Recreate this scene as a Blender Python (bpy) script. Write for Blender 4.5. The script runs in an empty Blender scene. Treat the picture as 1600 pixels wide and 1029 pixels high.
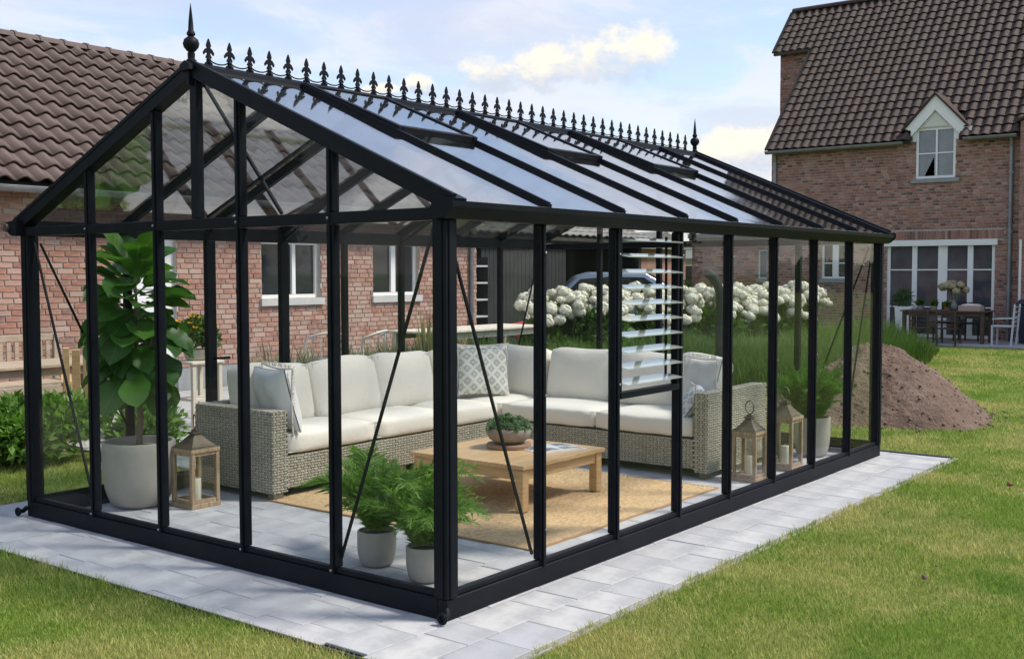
import bpy, bmesh, math, random
import numpy as np
from mathutils import Vector, Matrix

random.seed(7)
RNG = np.random.default_rng(11)
S = bpy.context.scene
COL = S.collection
R = math.radians

# ------------------------------------------------------------------ camera
CAM = Vector((-3.949, -3.433, 1.679))
YAW, PITCH, ROLL = R(37.554), R(2.977), R(-0.085)
fw = Vector((math.cos(YAW) * math.cos(PITCH), math.sin(YAW) * math.cos(PITCH), -math.sin(PITCH)))
rt = Vector((math.sin(YAW), -math.cos(YAW), 0))
up = rt.cross(fw)
r2 = rt * math.cos(ROLL) + up * math.sin(ROLL)
u2 = -rt * math.sin(ROLL) + up * math.cos(ROLL)
cd = bpy.data.cameras.new('camera')
cam = bpy.data.objects.new('camera', cd)
COL.objects.link(cam)
m = Matrix((r2, u2, -fw)).transposed().to_4x4()
m.translation = CAM
cam.matrix_world = m
cd.sensor_width = 36
cd.lens = 38.75
cd.clip_end = 2000
S.camera = cam

# ------------------------------------------------------------------ render settings
S.render.engine = 'CYCLES'
S.cycles.max_bounces = 8
S.cycles.diffuse_bounces = 3
S.cycles.glossy_bounces = 4
S.cycles.transmission_bounces = 6
S.cycles.transparent_max_bounces = 32
S.cycles.caustics_reflective = False
S.cycles.caustics_refractive = False
S.cycles.use_denoising = True
S.view_settings.view_transform = 'Standard'
S.view_settings.look = 'None'
S.view_settings.gamma = 1
S.view_settings.use_curve_mapping = False
S.view_settings.exposure = 1.52


# ------------------------------------------------------------------ node helper
class NT:
    def __init__(s, tree):
        s.t = tree
        tree.nodes.clear()

    def n(s, typ, **kw):
        nd = s.t.nodes.new(typ)
        for k, v in kw.items():
            setattr(nd, k, v)
        return nd

    def link(s, a, b):
        s.t.links.new(a, b)

    def put(s, sock, v):
        if v is None:
            return
        if hasattr(v, 'is_output') or isinstance(v, bpy.types.NodeSocket):
            s.link(v, sock)
        else:
            if isinstance(v, (tuple, list)) and len(v) == 3 and sock.type == 'RGBA':
                v = (*v, 1)
            sock.default_value = v

    def math(s, op, a, b=None, c=None, clamp=False):
        nd = s.n('ShaderNodeMath', operation=op, use_clamp=clamp)
        s.put(nd.inputs[0], a)
        s.put(nd.inputs[1], b)
        s.put(nd.inputs[2], c)
        return nd.outputs[0]

    def vmath(s, op, a, b=None):
        nd = s.n('ShaderNodeVectorMath', operation=op)
        s.put(nd.inputs[0], a)
        s.put(nd.inputs[1], b)
        return nd.outputs[0]

    def mix(s, f, a, b, blend='MIX'):
        nd = s.n('ShaderNodeMix', data_type='RGBA', blend_type=blend)
        s.put(nd.inputs[0], f)
        s.put(nd.inputs[6], a)
        s.put(nd.inputs[7], b)
        return nd.outputs[2]

    def ramp(s, f, stops, interp='LINEAR'):
        nd = s.n('ShaderNodeValToRGB')
        nd.color_ramp.interpolation = interp
        el = nd.color_ramp.elements
        while len(el) < len(stops):
            el.new(0.5)
        for e, (p, c) in zip(el, stops):
            e.position = p
            e.color = (*c, 1) if len(c) == 3 else c
        s.link(f, nd.inputs[0])
        return nd.outputs[0]

    def noise(s, vec, scale, detail=4, rough=.55, dist=0.0):
        nd = s.n('ShaderNodeTexNoise')
        s.put(nd.inputs['Vector'], vec)
        nd.inputs['Scale'].default_value = scale
        nd.inputs['Detail'].default_value = detail
        nd.inputs['Roughness'].default_value = rough
        nd.inputs['Distortion'].default_value = dist
        return nd.outputs[0]

    def smooth(s, v, lo, hi, a=0.0, b=1.0):
        nd = s.n('ShaderNodeMapRange', interpolation_type='SMOOTHSTEP')
        s.put(nd.inputs[0], v)
        nd.inputs[1].default_value = lo
        nd.inputs[2].default_value = hi
        nd.inputs[3].default_value = a
        nd.inputs[4].default_value = b
        return nd.outputs[0]

    def scale(s, vec, sc):
        return s.vmath('MULTIPLY', vec, sc)


# ------------------------------------------------------------------ sky and sun
SUN_AZ = Vector((0.50, -0.76, 0)).normalized()
SUN_EL = R(54)
to_sun = Vector((SUN_AZ.x * math.cos(SUN_EL), SUN_AZ.y * math.cos(SUN_EL), math.sin(SUN_EL)))
sl = bpy.data.lights.new('sun', 'SUN')
sl.energy = 1.6
sl.angle = R(10.0)
sl.color = (1.0, 0.93, 0.82)
so = bpy.data.objects.new('sun', sl)
so.rotation_euler = to_sun.to_track_quat('Z', 'Y').to_euler()
so.location = (10, -10, 20)
COL.objects.link(so)

W_ = bpy.data.worlds.new('World')
S.world = W_
W_.use_nodes = True
t = NT(W_.node_tree)
tc = t.n('ShaderNodeTexCoord').outputs['Generated']
sky = t.n('ShaderNodeTexSky', sky_type='NISHITA', sun_disc=False)
sky.sun_elevation = SUN_EL
sky.sun_rotation = math.atan2(SUN_AZ.x, SUN_AZ.y)
sky.air_density = 1.0
sky.dust_density = 0.6
sky.ozone_density = 1.5
sep = t.n('ShaderNodeSeparateXYZ')
t.link(tc, sep.inputs[0])
X_, Y_, Z_ = sep.outputs
DEG = 180 / math.pi
el_ = t.math('MULTIPLY', t.math('ARCSINE', Z_), DEG)
az_ = t.math('MULTIPLY', t.math('ARCTAN2', Y_, X_), DEG)
# high thin veil, laid out on a flat layer far above
den = t.math('ADD', t.math('MAXIMUM', Z_, 0.0), 0.16)
cmb = t.n('ShaderNodeCombineXYZ')
t.put(cmb.inputs[0], t.math('DIVIDE', X_, den))
t.put(cmb.inputs[1], t.math('DIVIDE', Y_, den))
veil_n = t.noise(t.vmath('ADD', cmb.outputs[0], (3.1, 0.4, 0)), 0.85, 7, .58, .35)
veil = t.smooth(veil_n, .30, .64, 0.28, .97)
veil = t.math('MULTIPLY', veil, t.smooth(el_, 11, 24, 1.0, .48))
# heaped clouds: clusters of ellipses (azimuth, elevation, half sizes in degrees) with ragged edges
clouds = [(31.4, 11.0, 2.6, 1.75), (33.4, 10.65, 2.9, 1.45), (35.8, 10.35, 3.1, 1.30), (38.2, 10.05, 2.4, .95),
          (25.9, 5.9, 3.2, 1.5), (22.5, 6.4, 3.0, 1.3), (42.3, 9.5, 1.0, .65), (44.2, 9.2, 1.2, .4),
          (61.0, 16.5, 3.2, 1.1), (64.5, 16.9, 2.4, 1.2), (9.0, 14.0, 4.0, 1.6), (1.0, 9.0, 5.0, 1.4),
          (80.0, 10.0, 5.0, 1.8), (84.0, 11.0, 3.0, 1.8), (110.0, 14.0, 6.0, 2.2), (150.0, 9.0, 7.0, 2.2),
          (-30.0, 12.0, 6.0, 2.0), (-65.0, 16.0, 6.0, 2.4), (-110.0, 11.0, 7.0, 2.2), (-155.0, 13.0, 6.0, 2.2)]
rag = t.math('SUBTRACT', t.noise(t.scale(tc, (1, 1, 1.6)), 26, 7, .62, .2), .5)
rag2 = t.math('SUBTRACT', t.noise(tc, 70, 5, .6), .5)
field, wsum, ssum = None, None, None
for (a0, e0, a, b) in clouds:
    da = t.math('DIVIDE', t.math('SUBTRACT', az_, a0), a)
    de = t.math('DIVIDE', t.math('SUBTRACT', el_, e0), b)
    d2 = t.math('ADD', t.math('MULTIPLY', da, da), t.math('MULTIPLY', de, de))
    f_ = t.math('SUBTRACT', 1.0, d2)
    w_ = t.math('MAXIMUM', t.math('ADD', f_, .5), 0.0)
    s_ = t.math('MULTIPLY', w_, de)
    field = f_ if field is None else t.math('MAXIMUM', field, f_)
    wsum = w_ if wsum is None else t.math('ADD', wsum, w_)
    ssum = s_ if ssum is None else t.math('ADD', ssum, s_)
field = t.math('ADD', field, t.math('ADD', t.math('MULTIPLY', rag, 3.2), t.math('MULTIPLY', rag2, 1.3)))
cum = t.smooth(field, -.1, .95)
tone = t.math('DIVIDE', ssum, t.math('ADD', wsum, .001))
tone = t.math('ADD', tone, t.math('MULTIPLY', rag, 2.2))
tone = t.smooth(tone, -.75, .25)
cum = t.math('MULTIPLY', cum, t.math('MULTIPLY_ADD', tone, .35, .65))
K = 10.0
base = t.mix(1.0, sky.outputs[0], (.80, .79, .765), 'MULTIPLY')
veil_col = t.mix(t.smooth(el_, 0, 16), (.345 * K, .338 * K, .328 * K), (.305 * K, .318 * K, .37 * K))
lay = t.smooth(t.noise(t.vmath('ADD', t.scale(cmb.outputs[0], (1, 1, 1)), (9.3, 5.1, 0)), 2.1, 6, .6, .5), .40, .62)
veil_col = t.mix(lay, t.mix(1.0, veil_col, (.80, .83, .90), 'MULTIPLY'), t.mix(1.0, veil_col, (1.0, .975, .925), 'MULTIPLY'))
veil = t.math('MAXIMUM', veil, t.math('MULTIPLY', lay, .75))
c1 = t.mix(veil, base, veil_col)
cum_col = t.mix(tone, (.205 * K, .23 * K, .29 * K), (.385 * K, .36 * K, .31 * K))
c2 = t.mix(cum, c1, cum_col)
# below the horizon the sky ends in the same pale tone
bg = t.n('ShaderNodeBackground')
t.link(c2, bg.inputs[0])
bg.inputs[1].default_value = 0.10
wo = t.n('ShaderNodeOutputWorld')
t.link(bg.outputs[0], wo.inputs[0])


# ------------------------------------------------------------------ materials
MATS = {}


def rnd_value(t):
    """a number per thing, per loose piece: works for single pieces and for joined ones"""
    a = t.n('ShaderNodeNewGeometry').outputs['Random Per Island']
    b = t.n('ShaderNodeObjectInfo').outputs['Random']
    return t.math('FRACT', t.math('ADD', a, b))


def mat(name, base=(.5, .5, .5), rough=.6, metal=0.0, spec=.5, cols=None, noise=None, bump=None, coat=0.0, sheen=0.0,
        trans=0.0, grain=None, stain=None):
    """cols: list of colours picked per piece; noise: (scale, colour, amount); bump: (scale, strength, distance);
    grain: (scale vector, dark colour, amount); stain: (scale, colour, lo, hi)"""
    if name in MATS:
        return MATS[name]
    mt = bpy.data.materials.new(name)
    mt.use_nodes = True
    t = NT(mt.node_tree)
    out = t.n('ShaderNodeOutputMaterial')
    p = t.n('ShaderNodeBsdfPrincipled')
    co = t.n('ShaderNodeTexCoord').outputs['Object']
    c = base
    if cols:
        n = len(cols)
        c = t.ramp(rnd_value(t), [((i + .5) / n, k) for i, k in enumerate(cols)], 'LINEAR')
    if noise:
        f = t.smooth(t.noise(co, noise[0], 5, .6), .35, .68, 0, noise[2])
        c = t.mix(f, c if not isinstance(c, tuple) else (*c, 1), (*noise[1], 1))
    if stain:
        f = t.smooth(t.noise(co, stain[0], 3, .5, .3), stain[2], stain[3])
        c = t.mix(f, c if not isinstance(c, tuple) else (*c, 1), (*stain[1], 1))
    if grain:
        f = t.smooth(t.noise(t.scale(co, grain[0]), 1.0, 5, .6, .4), .38, .66, 0, grain[2])
        c = t.mix(f, c if not isinstance(c, tuple) else (*c, 1), (*grain[1], 1))
    t.put(p.inputs['Base Color'], c if not isinstance(c, tuple) else (*c[:3], 1))
    p.inputs['Roughness'].default_value = rough
    p.inputs['Metallic'].default_value = metal
    p.inputs['Specular IOR Level'].default_value = spec
    p.inputs['Coat Weight'].default_value = coat
    p.inputs['Sheen Weight'].default_value = sheen
    if bump:
        bn = t.n('ShaderNodeBump')
        bn.inputs['Strength'].default_value = bump[1]
        bn.inputs['Distance'].default_value = bump[2]
        t.link(t.noise(co, bump[0], 5, .6), bn.inputs['Height'])
        t.link(bn.outputs[0], p.inputs['Normal'])
    sh = p.outputs[0]
    if trans:
        tr = t.n('ShaderNodeBsdfTranslucent')
        t.put(tr.inputs[0], c if not isinstance(c, tuple) else (*c[:3], 1))
        mx = t.n('ShaderNodeMixShader')
        mx.inputs[0].default_value = trans
        t.link(sh, mx.inputs[1])
        t.link(tr.outputs[0], mx.inputs[2])
        sh = mx.outputs[0]
    t.link(sh, out.inputs[0])
    MATS[name] = mt
    return mt


def glass_mat(name, r0=.04, tint=(.97, .985, .975), wave=.0015, dirt=0.0, power=5.0, frost=0.0, rough=.012):
    mt = bpy.data.materials.new(name)
    mt.use_nodes = True
    t = NT(mt.node_tree)
    out = t.n('ShaderNodeOutputMaterial')
    lw = t.n('ShaderNodeLayerWeight')
    lw.inputs[0].default_value = .5
    f = t.math('POWER', lw.outputs['Facing'], power)
    f = t.math('MULTIPLY_ADD', f, 1 - r0, r0)
    tr = t.n('ShaderNodeBsdfTransparent')
    tr.inputs[0].default_value = (*tint, 1)
    gl = t.n('ShaderNodeBsdfGlossy')
    gl.inputs['Roughness'].default_value = rough
    co = t.n('ShaderNodeTexCoord').outputs['Object']
    bn = t.n('ShaderNodeBump')
    bn.inputs['Strength'].default_value = 1.0
    bn.inputs['Distance'].default_value = wave
    t.link(t.noise(co, 1.3, 2, .5), bn.inputs['Height'])
    t.link(bn.outputs[0], gl.inputs['Normal'])
    mx = t.n('ShaderNodeMixShader')
    t.link(f, mx.inputs[0])
    t.link(tr.outputs[0], mx.inputs[1])
    t.link(gl.outputs[0], mx.inputs[2])
    sh = mx.outputs[0]
    if frost:
        df = t.n('ShaderNodeBsdfDiffuse')
        df.inputs[0].default_value = (.80, .86, .85, 1)
        tl = t.n('ShaderNodeBsdfTranslucent')
        tl.inputs[0].default_value = (.80, .88, .86, 1)
        ma = t.n('ShaderNodeMixShader')
        ma.inputs[0].default_value = .45
        t.link(df.outputs[0], ma.inputs[1])
        t.link(tl.outputs[0], ma.inputs[2])
        mb_ = t.n('ShaderNodeMixShader')
        mb_.inputs[0].default_value = frost
        t.link(sh, mb_.inputs[1])
        t.link(ma.outputs[0], mb_.inputs[2])
        sh = mb_.outputs[0]
    if dirt:
        df = t.n('ShaderNodeBsdfDiffuse')
        df.inputs[0].default_value = (.55, .55, .52, 1)
        m2 = t.n('ShaderNodeMixShader')
        t.link(t.smooth(t.noise(t.scale(co, (1, 1, .35)), 3.0, 6, .65), .45, .85, dirt * .25, dirt), m2.inputs[0])
        t.link(sh, m2.inputs[1])
        t.link(df.outputs[0], m2.inputs[2])
        sh = m2.outputs[0]
    t.link(sh, out.inputs[0])
    MATS[name] = mt
    return mt


BLACK = mat('black_powder_coat', (.0055, .0070, .0115), .5, spec=.14, noise=(5, (.010, .0115, .016), .7), bump=(160, .08, .002))
GLASS = glass_mat('clear_glass', .010, tint=(.99, .996, .993), dirt=.009, power=6.5)
ROOFGLASS = glass_mat('coated_roof_glass', .07, (.95, .97, .98), .003, dirt=.008, power=1.9, rough=.045)
LOUVREGLASS = glass_mat('louvre_glass', .16, (.93, .97, .96), .0003, frost=.34, power=2.3)
LANTGLASS = glass_mat('lantern_glass', .04)
WHITE = mat('white_paint', (.80, .80, .79), .45, noise=(3, (.72, .72, .71), .5))
DARKGLASS = mat('house_window_glass', (.018, .022, .028), .04, spec=.45, noise=(1.2, (.03, .034, .038), .5))
PAVER = mat('concrete_paver', rough=.85, cols=[(.43, .435, .445), (.485, .488, .492), (.385, .39, .41), (.45, .453, .465), (.51, .507, .50), (.41, .415, .44)],
            noise=(5.5, (.31, .315, .335), .75), stain=(1.9, (.28, .285, .30), .54, .74), bump=(90, .25, .004))
JOINT = mat('paving_joint_sand', (.27, .265, .255), .95, noise=(40, (.16, .155, .14), .7), bump=(200, .5, .004))
SLAB = mat('pale_terrace_slab', rough=.85, cols=[(.36, .36, .36), (.41, .41, .41), (.33, .33, .335), (.39, .385, .38)],
           noise=(5, (.30, .30, .30), .6), bump=(70, .3, .004))
LBRICK = mat('rose_brick', rough=.9, cols=[(.31, .125, .085), (.38, .19, .135), (.25, .095, .07), (.42, .25, .195), (.34, .155, .11), (.45, .32, .265), (.21, .095, .08), (.36, .175, .125)],
             noise=(9, (.46, .35, .29), .5), stain=(1.3, (.44, .34, .285), .52, .82), bump=(60, .5, .006))
LMORTAR = mat('lime_mortar', (.52, .47, .42), .95, noise=(20, (.40, .345, .30), .7), bump=(90, .5, .006))
RBRICK = mat('brown_brick', rough=.9, cols=[(.26, .105, .075), (.36, .165, .12), (.18, .075, .058), (.40, .215, .165), (.30, .12, .088), (.43, .27, .215), (.12, .058, .05)],
             noise=(9, (.36, .25, .21), .2), bump=(50, .5, .006))
RMORTAR = mat('grey_mortar', (.46, .41, .38), .95, noise=(14, (.26, .23, .21), .6))
LTILE = mat('brown_clay_tile', rough=.68, spec=.4, cols=[(.092, .060, .050), (.112, .074, .062), (.074, .049, .042), (.102, .068, .058), (.13, .09, .077), (.088, .06, .052)],
            noise=(6, (.135, .10, .09), .5), stain=(1.4, (.06, .05, .04), .58, .8), bump=(50, .3, .004))
RTILE = mat('grey_brown_tile', rough=.7, spec=.25, cols=[(.050, .034, .030), (.061, .042, .037), (.042, .029, .026), (.055, .038, .034), (.068, .048, .042)],
            noise=(4, (.072, .052, .046), .4), stain=(.8, (.045, .036, .032), .55, .8), bump=(40, .3, .004))
ZINC = mat('zinc_gutter', (.20, .215, .235), .42, metal=.55, noise=(5, (.30, .31, .32), .6))
PLINTHGREY = mat('grey_render', (.30, .31, .325), .9, noise=(6, (.24, .25, .26), .6), bump=(60, .3, .004))
STONE = mat('blue_stone_sill', (.24, .25, .26), .75, noise=(8, (.32, .325, .33), .5))
# ------------------------------------------------------------------ mesh helpers
class MB:
    """collects shapes; T maps local to world"""

    def __init__(s, T=None):
        s.v, s.f, s.T = [], [], T

    def add(s, vs, fs):
        o = len(s.v)
        if s.T is not None:
            vs = [s.T @ Vector(p) for p in vs]
        s.v += [tuple(p) for p in vs]
        s.f += [tuple(i + o for i in f) for f in fs]
        return s

    def box(s, x0, x1, y0, y1, z0, z1):
        vs = [(x, y, z) for z in (z0, z1) for y in (y0, y1) for x in (x0, x1)]
        return s.add(vs, [(0, 2, 3, 1), (4, 5, 7, 6), (0, 1, 5, 4), (2, 6, 7, 3), (0, 4, 6, 2), (1, 3, 7, 5)])

    def bar(s, a, b, w, h, upv=(0, 0, 1)):
        a, b = Vector(a), Vector(b)
        d = (b - a).normalized()
        sd = d.cross(Vector(upv)).normalized()
        u = sd.cross(d)
        vs = []
        for p in (a, b):
            for i, j in ((-1, -1), (1, -1), (1, 1), (-1, 1)):
                vs.append(p + sd * (i * w / 2) + u * (j * h / 2))
        return s.add(vs, [(0, 1, 2, 3), (7, 6, 5, 4)] + [(k, k + 4, (k + 1) % 4 + 4, (k + 1) % 4) for k in range(4)])

    def tube(s, pts, rad, n=8):
        pts = [Vector(p) for p in pts]
        rads = rad if isinstance(rad, (list, tuple)) else [rad] * len(pts)
        vs, fs = [], []
        ref = None
        for i, p in enumerate(pts):
            d = (pts[min(i + 1, len(pts) - 1)] - pts[max(i - 1, 0)]).normalized()
            if ref is None:
                ref = Vector((0, 0, 1)) if abs(d.z) < .9 else Vector((1, 0, 0))
            a = (ref - d * ref.dot(d)).normalized()
            ref = a
            b = d.cross(a)
            for k in range(n):
                t = 2 * math.pi * k / n
                vs.append(p + (a * math.cos(t) + b * math.sin(t)) * rads[i])
        for i in range(len(pts) - 1):
            for k in range(n):
                fs.append((i * n + k, i * n + (k + 1) % n, (i + 1) * n + (k + 1) % n, (i + 1) * n + k))
        fs.append(tuple(range(n - 1, -1, -1)))
        fs.append(tuple((len(pts) - 1) * n + k for k in range(n)))
        return s.add(vs, fs)

    def ring(s, c, r, rr, axis=(1, 0, 0), n=24, a0=0, a1=2 * math.pi):
        ax = Vector(axis).normalized()
        u = Vector((0, 0, 1)) if abs(ax.z) < .9 else Vector((1, 0, 0))
        v = ax.cross(u)
        pts = [Vector(c) + (u * math.cos(a0 + (a1 - a0) * i / n) + v * math.sin(a0 + (a1 - a0) * i / n)) * r for i in range(n + 1)]
        return s.tube(pts, rr, 6)

    def lathe(s, prof, n=32, c=(0, 0, 0)):
        """prof: (r, z) from bottom to top"""
        vs, fs = [], []
        for r, z in prof:
            for k in range(n):
                t = 2 * math.pi * k / n
                vs.append((c[0] + r * math.cos(t), c[1] + r * math.sin(t), c[2] + z))
        for i in range(len(prof) - 1):
            for k in range(n):
                fs.append((i * n + k, i * n + (k + 1) % n, (i + 1) * n + (k + 1) % n, (i + 1) * n + k))
        fs.append(tuple(range(n - 1, -1, -1)))
        fs.append(tuple((len(prof) - 1) * n + k for k in range(n)))
        return s.add(vs, fs)

    def prism(s, poly, d):
        """closed polygon of 3d points pushed along d"""
        n = len(poly)
        d = Vector(d)
        vs = [Vector(p) for p in poly] + [Vector(p) + d for p in poly]
        return s.add(vs, [tuple(range(n - 1, -1, -1)), tuple(range(n, 2 * n))] + [(k, (k + 1) % n, (k + 1) % n + n, k + n) for k in range(n)])

    def frustum(s, c, a0, b0, a1, b1, z0, z1):
        vs = [(c[0] + i * a, c[1] + j * b, z) for z, a, b in ((z0, a0, b0), (z1, a1, b1)) for i, j in ((-1, -1), (1, -1), (1, 1), (-1, 1))]
        return s.add(vs, [(3, 2, 1, 0), (4, 5, 6, 7)] + [(k, (k + 1) % 4, (k + 1) % 4 + 4, k + 4) for k in range(4)])

    def mesh(s, name, mt, off=(0, 0, 0), smooth=None, recalc=True, bevel=0.0, seg=1):
        me = bpy.data.meshes.new(name)
        off = Vector(off)
        me.from_pydata([Vector(p) - off for p in s.v], [], s.f)
        if recalc or bevel:
            bm = bmesh.new()
            bm.from_mesh(me)
            if bevel:
                bmesh.ops.bevel(bm, geom=bm.edges[:], offset=bevel, segments=seg, affect='EDGES', clamp_overlap=True, profile=.5)
            bmesh.ops.recalc_face_normals(bm, faces=bm.faces[:])
            bm.to_mesh(me)
            bm.free()
        me.materials.append(mt)
        if smooth is not None:
            me.polygons.foreach_set('use_smooth', [True] * len(me.polygons))
            me.set_sharp_from_angle(angle=R(smooth))
        return me

    def build(s, name, mt, parent=None, **kw):
        return obj(name, s.mesh(name, mt, root_loc(parent), **kw), parent)


def root_loc(o):
    if o is None:
        return Vector((0, 0, 0))
    while o.parent:
        o = o.parent
    return o.location.copy()


def obj(name, data, parent=None):
    o = bpy.data.objects.new(name, data)
    COL.objects.link(o)
    if parent is not None:
        o.parent = parent
    return o


def tag(o, label=None, cat=None, group=None, kind=None):
    for k, v in (('label', label), ('category', cat), ('group', group), ('kind', kind)):
        if v:
            o[k] = v
    return o


def thing(name, label, cat, loc=(0, 0, 0), group=None):
    o = obj(name, None)
    o.location = loc
    o.empty_display_size = .2
    return tag(o, label, cat, group)


def np_mesh(name, V, F, mt, smooth=False):
    """V (n,3), F (m,k) arrays with one face size"""
    me = bpy.data.meshes.new(name)
    V = np.asarray(V, np.float32)
    F = np.asarray(F, np.int32)
    k = F.shape[1]
    me.vertices.add(len(V))
    me.vertices.foreach_set('co', V.ravel())
    me.loops.add(F.size)
    me.loops.foreach_set('vertex_index', F.ravel())
    me.polygons.add(len(F))
    me.polygons.foreach_set('loop_start', np.arange(0, F.size, k, dtype=np.int32))
    if smooth:
        me.polygons.foreach_set('use_smooth', np.ones(len(F), bool))
    me.update(calc_edges=True)
    me.validate()
    me.materials.append(mt)
    return me


def copy_thing(root, loc, rotz=0, label=None, scale=1.0):
    r = root.copy()
    COL.objects.link(r)
    r.location = loc
    r.rotation_euler = (0, 0, rotz)
    r.scale = (scale,) * 3
    if label:
        r['label'] = label
    for ch in list(root.children):
        c = ch.copy()
        COL.objects.link(c)
        c.parent = r
        for g in list(ch.children):
            d = g.copy()
            COL.objects.link(d)
            d.parent = c
    return r


def in_view(p, pad=1.02):
    d = Vector(p) - CAM
    z = d.dot(fw)
    if z < .1:
        return False
    x, y = d.dot(r2) / z * 1722.27, d.dot(u2) / z * 1722.27
    return abs(x) < 800 * pad and abs(y) < 514 * pad


def pieces(name, meshes, mats_, parent, limit=300, prefer=None):
    """one object per piece for the ones that show largest, the rest joined into one part"""
    off = root_loc(parent)
    items = []
    for i, M in enumerate(mats_):
        p = M.translation
        k = (p - CAM).length
        if not in_view(p):
            k += 1000
        if prefer and not prefer(p):
            k += 300
        items.append((k, i, M))
    items.sort(key=lambda a: (a[0], a[1]))
    for k, i, M in items[:limit]:
        o = obj(name, meshes[i % len(meshes)], parent)
        M2 = M.copy()
        M2.translation = M.translation - off
        o.matrix_local = M2
    rest = items[limit:]
    if rest:
        Vs, Fs, n0 = [], [], 0
        cache = {}
        for me in meshes:
            v = np.array([tuple(p.co) for p in me.vertices])
            cache[me.name] = (v, [tuple(p.vertices) for p in me.polygons])
        for k, i, M in rest:
            v, f = cache[meshes[i % len(meshes)].name]
            A = np.array(M)
            Vs.append(v @ A[:3, :3].T + A[:3, 3])
            Fs += [tuple(q + n0 for q in g) for g in f]
            n0 += len(v)
        V = np.concatenate(Vs) - np.array(off)
        me = bpy.data.meshes.new(name + 's')
        me.from_pydata(V.tolist(), [], Fs)
        fl = [[p.use_smooth for p in q.polygons] for q in meshes]
        if any(map(any, fl)):
            me.polygons.foreach_set('use_smooth', [z for k, i, M in rest for z in fl[i % len(meshes)]])
        me.materials.append(meshes[0].materials[0])
        o = obj(name + 's', me, parent)
        o['kind'] = 'stuff'


def box_mesh(name, sx, sy, sz, mt, bevel=0.0):
    b = MB()
    b.box(-sx / 2, sx / 2, -sy / 2, sy / 2, -sz / 2, sz / 2)
    return b.mesh(name, mt, bevel=bevel)


def block_mesh(name, sx, sy, sz, mt, ch, jit=0):
    """five-sided block with a chamfered front on +z"""
    b = MB()
    a0, b0, a1, b1 = sx / 2, sy / 2, sx / 2 - ch, sy / 2 - ch
    vs = [(i * a0, j * b0, z) for z in (0, sz - ch) for i, j in ((-1, -1), (1, -1), (1, 1), (-1, 1))] + [(i * a1, j * b1, sz) for i, j in ((-1, -1), (1, -1), (1, 1), (-1, 1))]
    fs = [(k, (k + 1) % 4, (k + 1) % 4 + 4, k + 4) for k in range(4)] + [(k + 4, (k + 1) % 4 + 4, (k + 1) % 4 + 8, k + 8) for k in range(4)] + [(8, 9, 10, 11)]
    return b.add(vs, fs).mesh(name, mt, recalc=False)


def fsum(x, y, seed=0, f=1.0):
    """smooth cheap noise, about -1..1"""
    r = np.random.default_rng(seed)
    z = 0
    for k in range(7):
        a = r.uniform(0, 2 * np.pi)
        q = f * (1.0 + .75 * k) * r.uniform(.8, 1.2)
        z = z + np.sin((x * np.cos(a) + y * np.sin(a)) * q + r.uniform(0, 6.28)) / (1 + .45 * k)
    return z / 2.6


# ------------------------------------------------------------------ ground
def lawn_mat():
    mt = bpy.data.materials.new('lawn_soil')
    mt.use_nodes = True
    t = NT(mt.node_tree)
    out = t.n('ShaderNodeOutputMaterial')
    p = t.n('ShaderNodeBsdfPrincipled')
    co = t.n('ShaderNodeTexCoord').outputs['Object']
    a = t.smooth(t.noise(co, .55, 6, .62, .2), .36, .66)
    b = t.smooth(t.noise(co, 30, 4, .6), .3, .7)
    c = t.mix(a, (.13, .20, .025), (.20, .225, .05))
    c = t.mix(t.math('MULTIPLY', b, .4), c, (.08, .125, .018))
    t.link(c, p.inputs['Base Color'])
    p.inputs['Roughness'].default_value = .95
    p.inputs['Specular IOR Level'].default_value = .1
    bn = t.n('ShaderNodeBump')
    bn.inputs['Strength'].default_value = .7
    bn.inputs['Distance'].default_value = .03
    t.link(t.noise(co, 45, 5, .7), bn.inputs['Height'])
    t.link(bn.outputs[0], p.inputs['Normal'])
    t.link(p.outputs[0], out.inputs[0])
    return mt


def blade_mat(name, green, dry, lush, scale=.55, t_=.35, dry_at=(.40, .66)):
    mt = bpy.data.materials.new(name)
    mt.use_nodes = True
    t = NT(mt.node_tree)
    out = t.n('ShaderNodeOutputMaterial')
    co = t.n('ShaderNodeTexCoord').outputs['Object']
    r = rnd_value(t)
    a = t.smooth(t.math('ADD', t.noise(co, scale, 6, .62, .25), t.math('MULTIPLY', t.math('SUBTRACT', r, .5), .16)), *dry_at)
    b = t.smooth(t.noise(t.vmath('ADD', co, (7, 3, 0)), scale * 1.7, 4, .6), .52, .72)
    c = t.mix(a, green, dry)
    c = t.mix(t.math('MULTIPLY', b, .8), c, lush)
    c = t.mix(1.0, c, t.ramp(r, [(0, (.75, .75, .75)), (1, (1.25, 1.25, 1.2))]), 'MULTIPLY')
    p = t.n('ShaderNodeBsdfPrincipled')
    t.link(c, p.inputs['Base Color'])
    p.inputs['Roughness'].default_value = .6
    p.inputs['Specular IOR Level'].default_value = .25
    tr = t.n('ShaderNodeBsdfTranslucent')
    t.link(c, tr.inputs[0])
    mx = t.n('ShaderNodeMixShader')
    mx.inputs[0].default_value = t_
    t.link(p.outputs[0], mx.inputs[1])
    t.link(tr.outputs[0], mx.inputs[2])
    t.link(mx.outputs[0], out.inputs[0])
    return mt


LAWN = lawn_mat()
BLADE = blade_mat('lawn_blade', (.24, .365, .062), (.54, .51, .20), (.14, .285, .04), scale=.8, t_=.42, dry_at=(.42, .61))
b = MB()
b.add([(-500, -500, -.012), (700, -500, -.012), (700, 700, -.012), (-500, 700, -.012)], [(0, 1, 2, 3)])
tag(b.build('lawn', LAWN, recalc=False), kind='structure')

PX0, PX1, PY0, PY1 = -.60, 6.27, -.56, 4.32          # paved plot under the glasshouse
DIRT = (8.95, 1.05)


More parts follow.
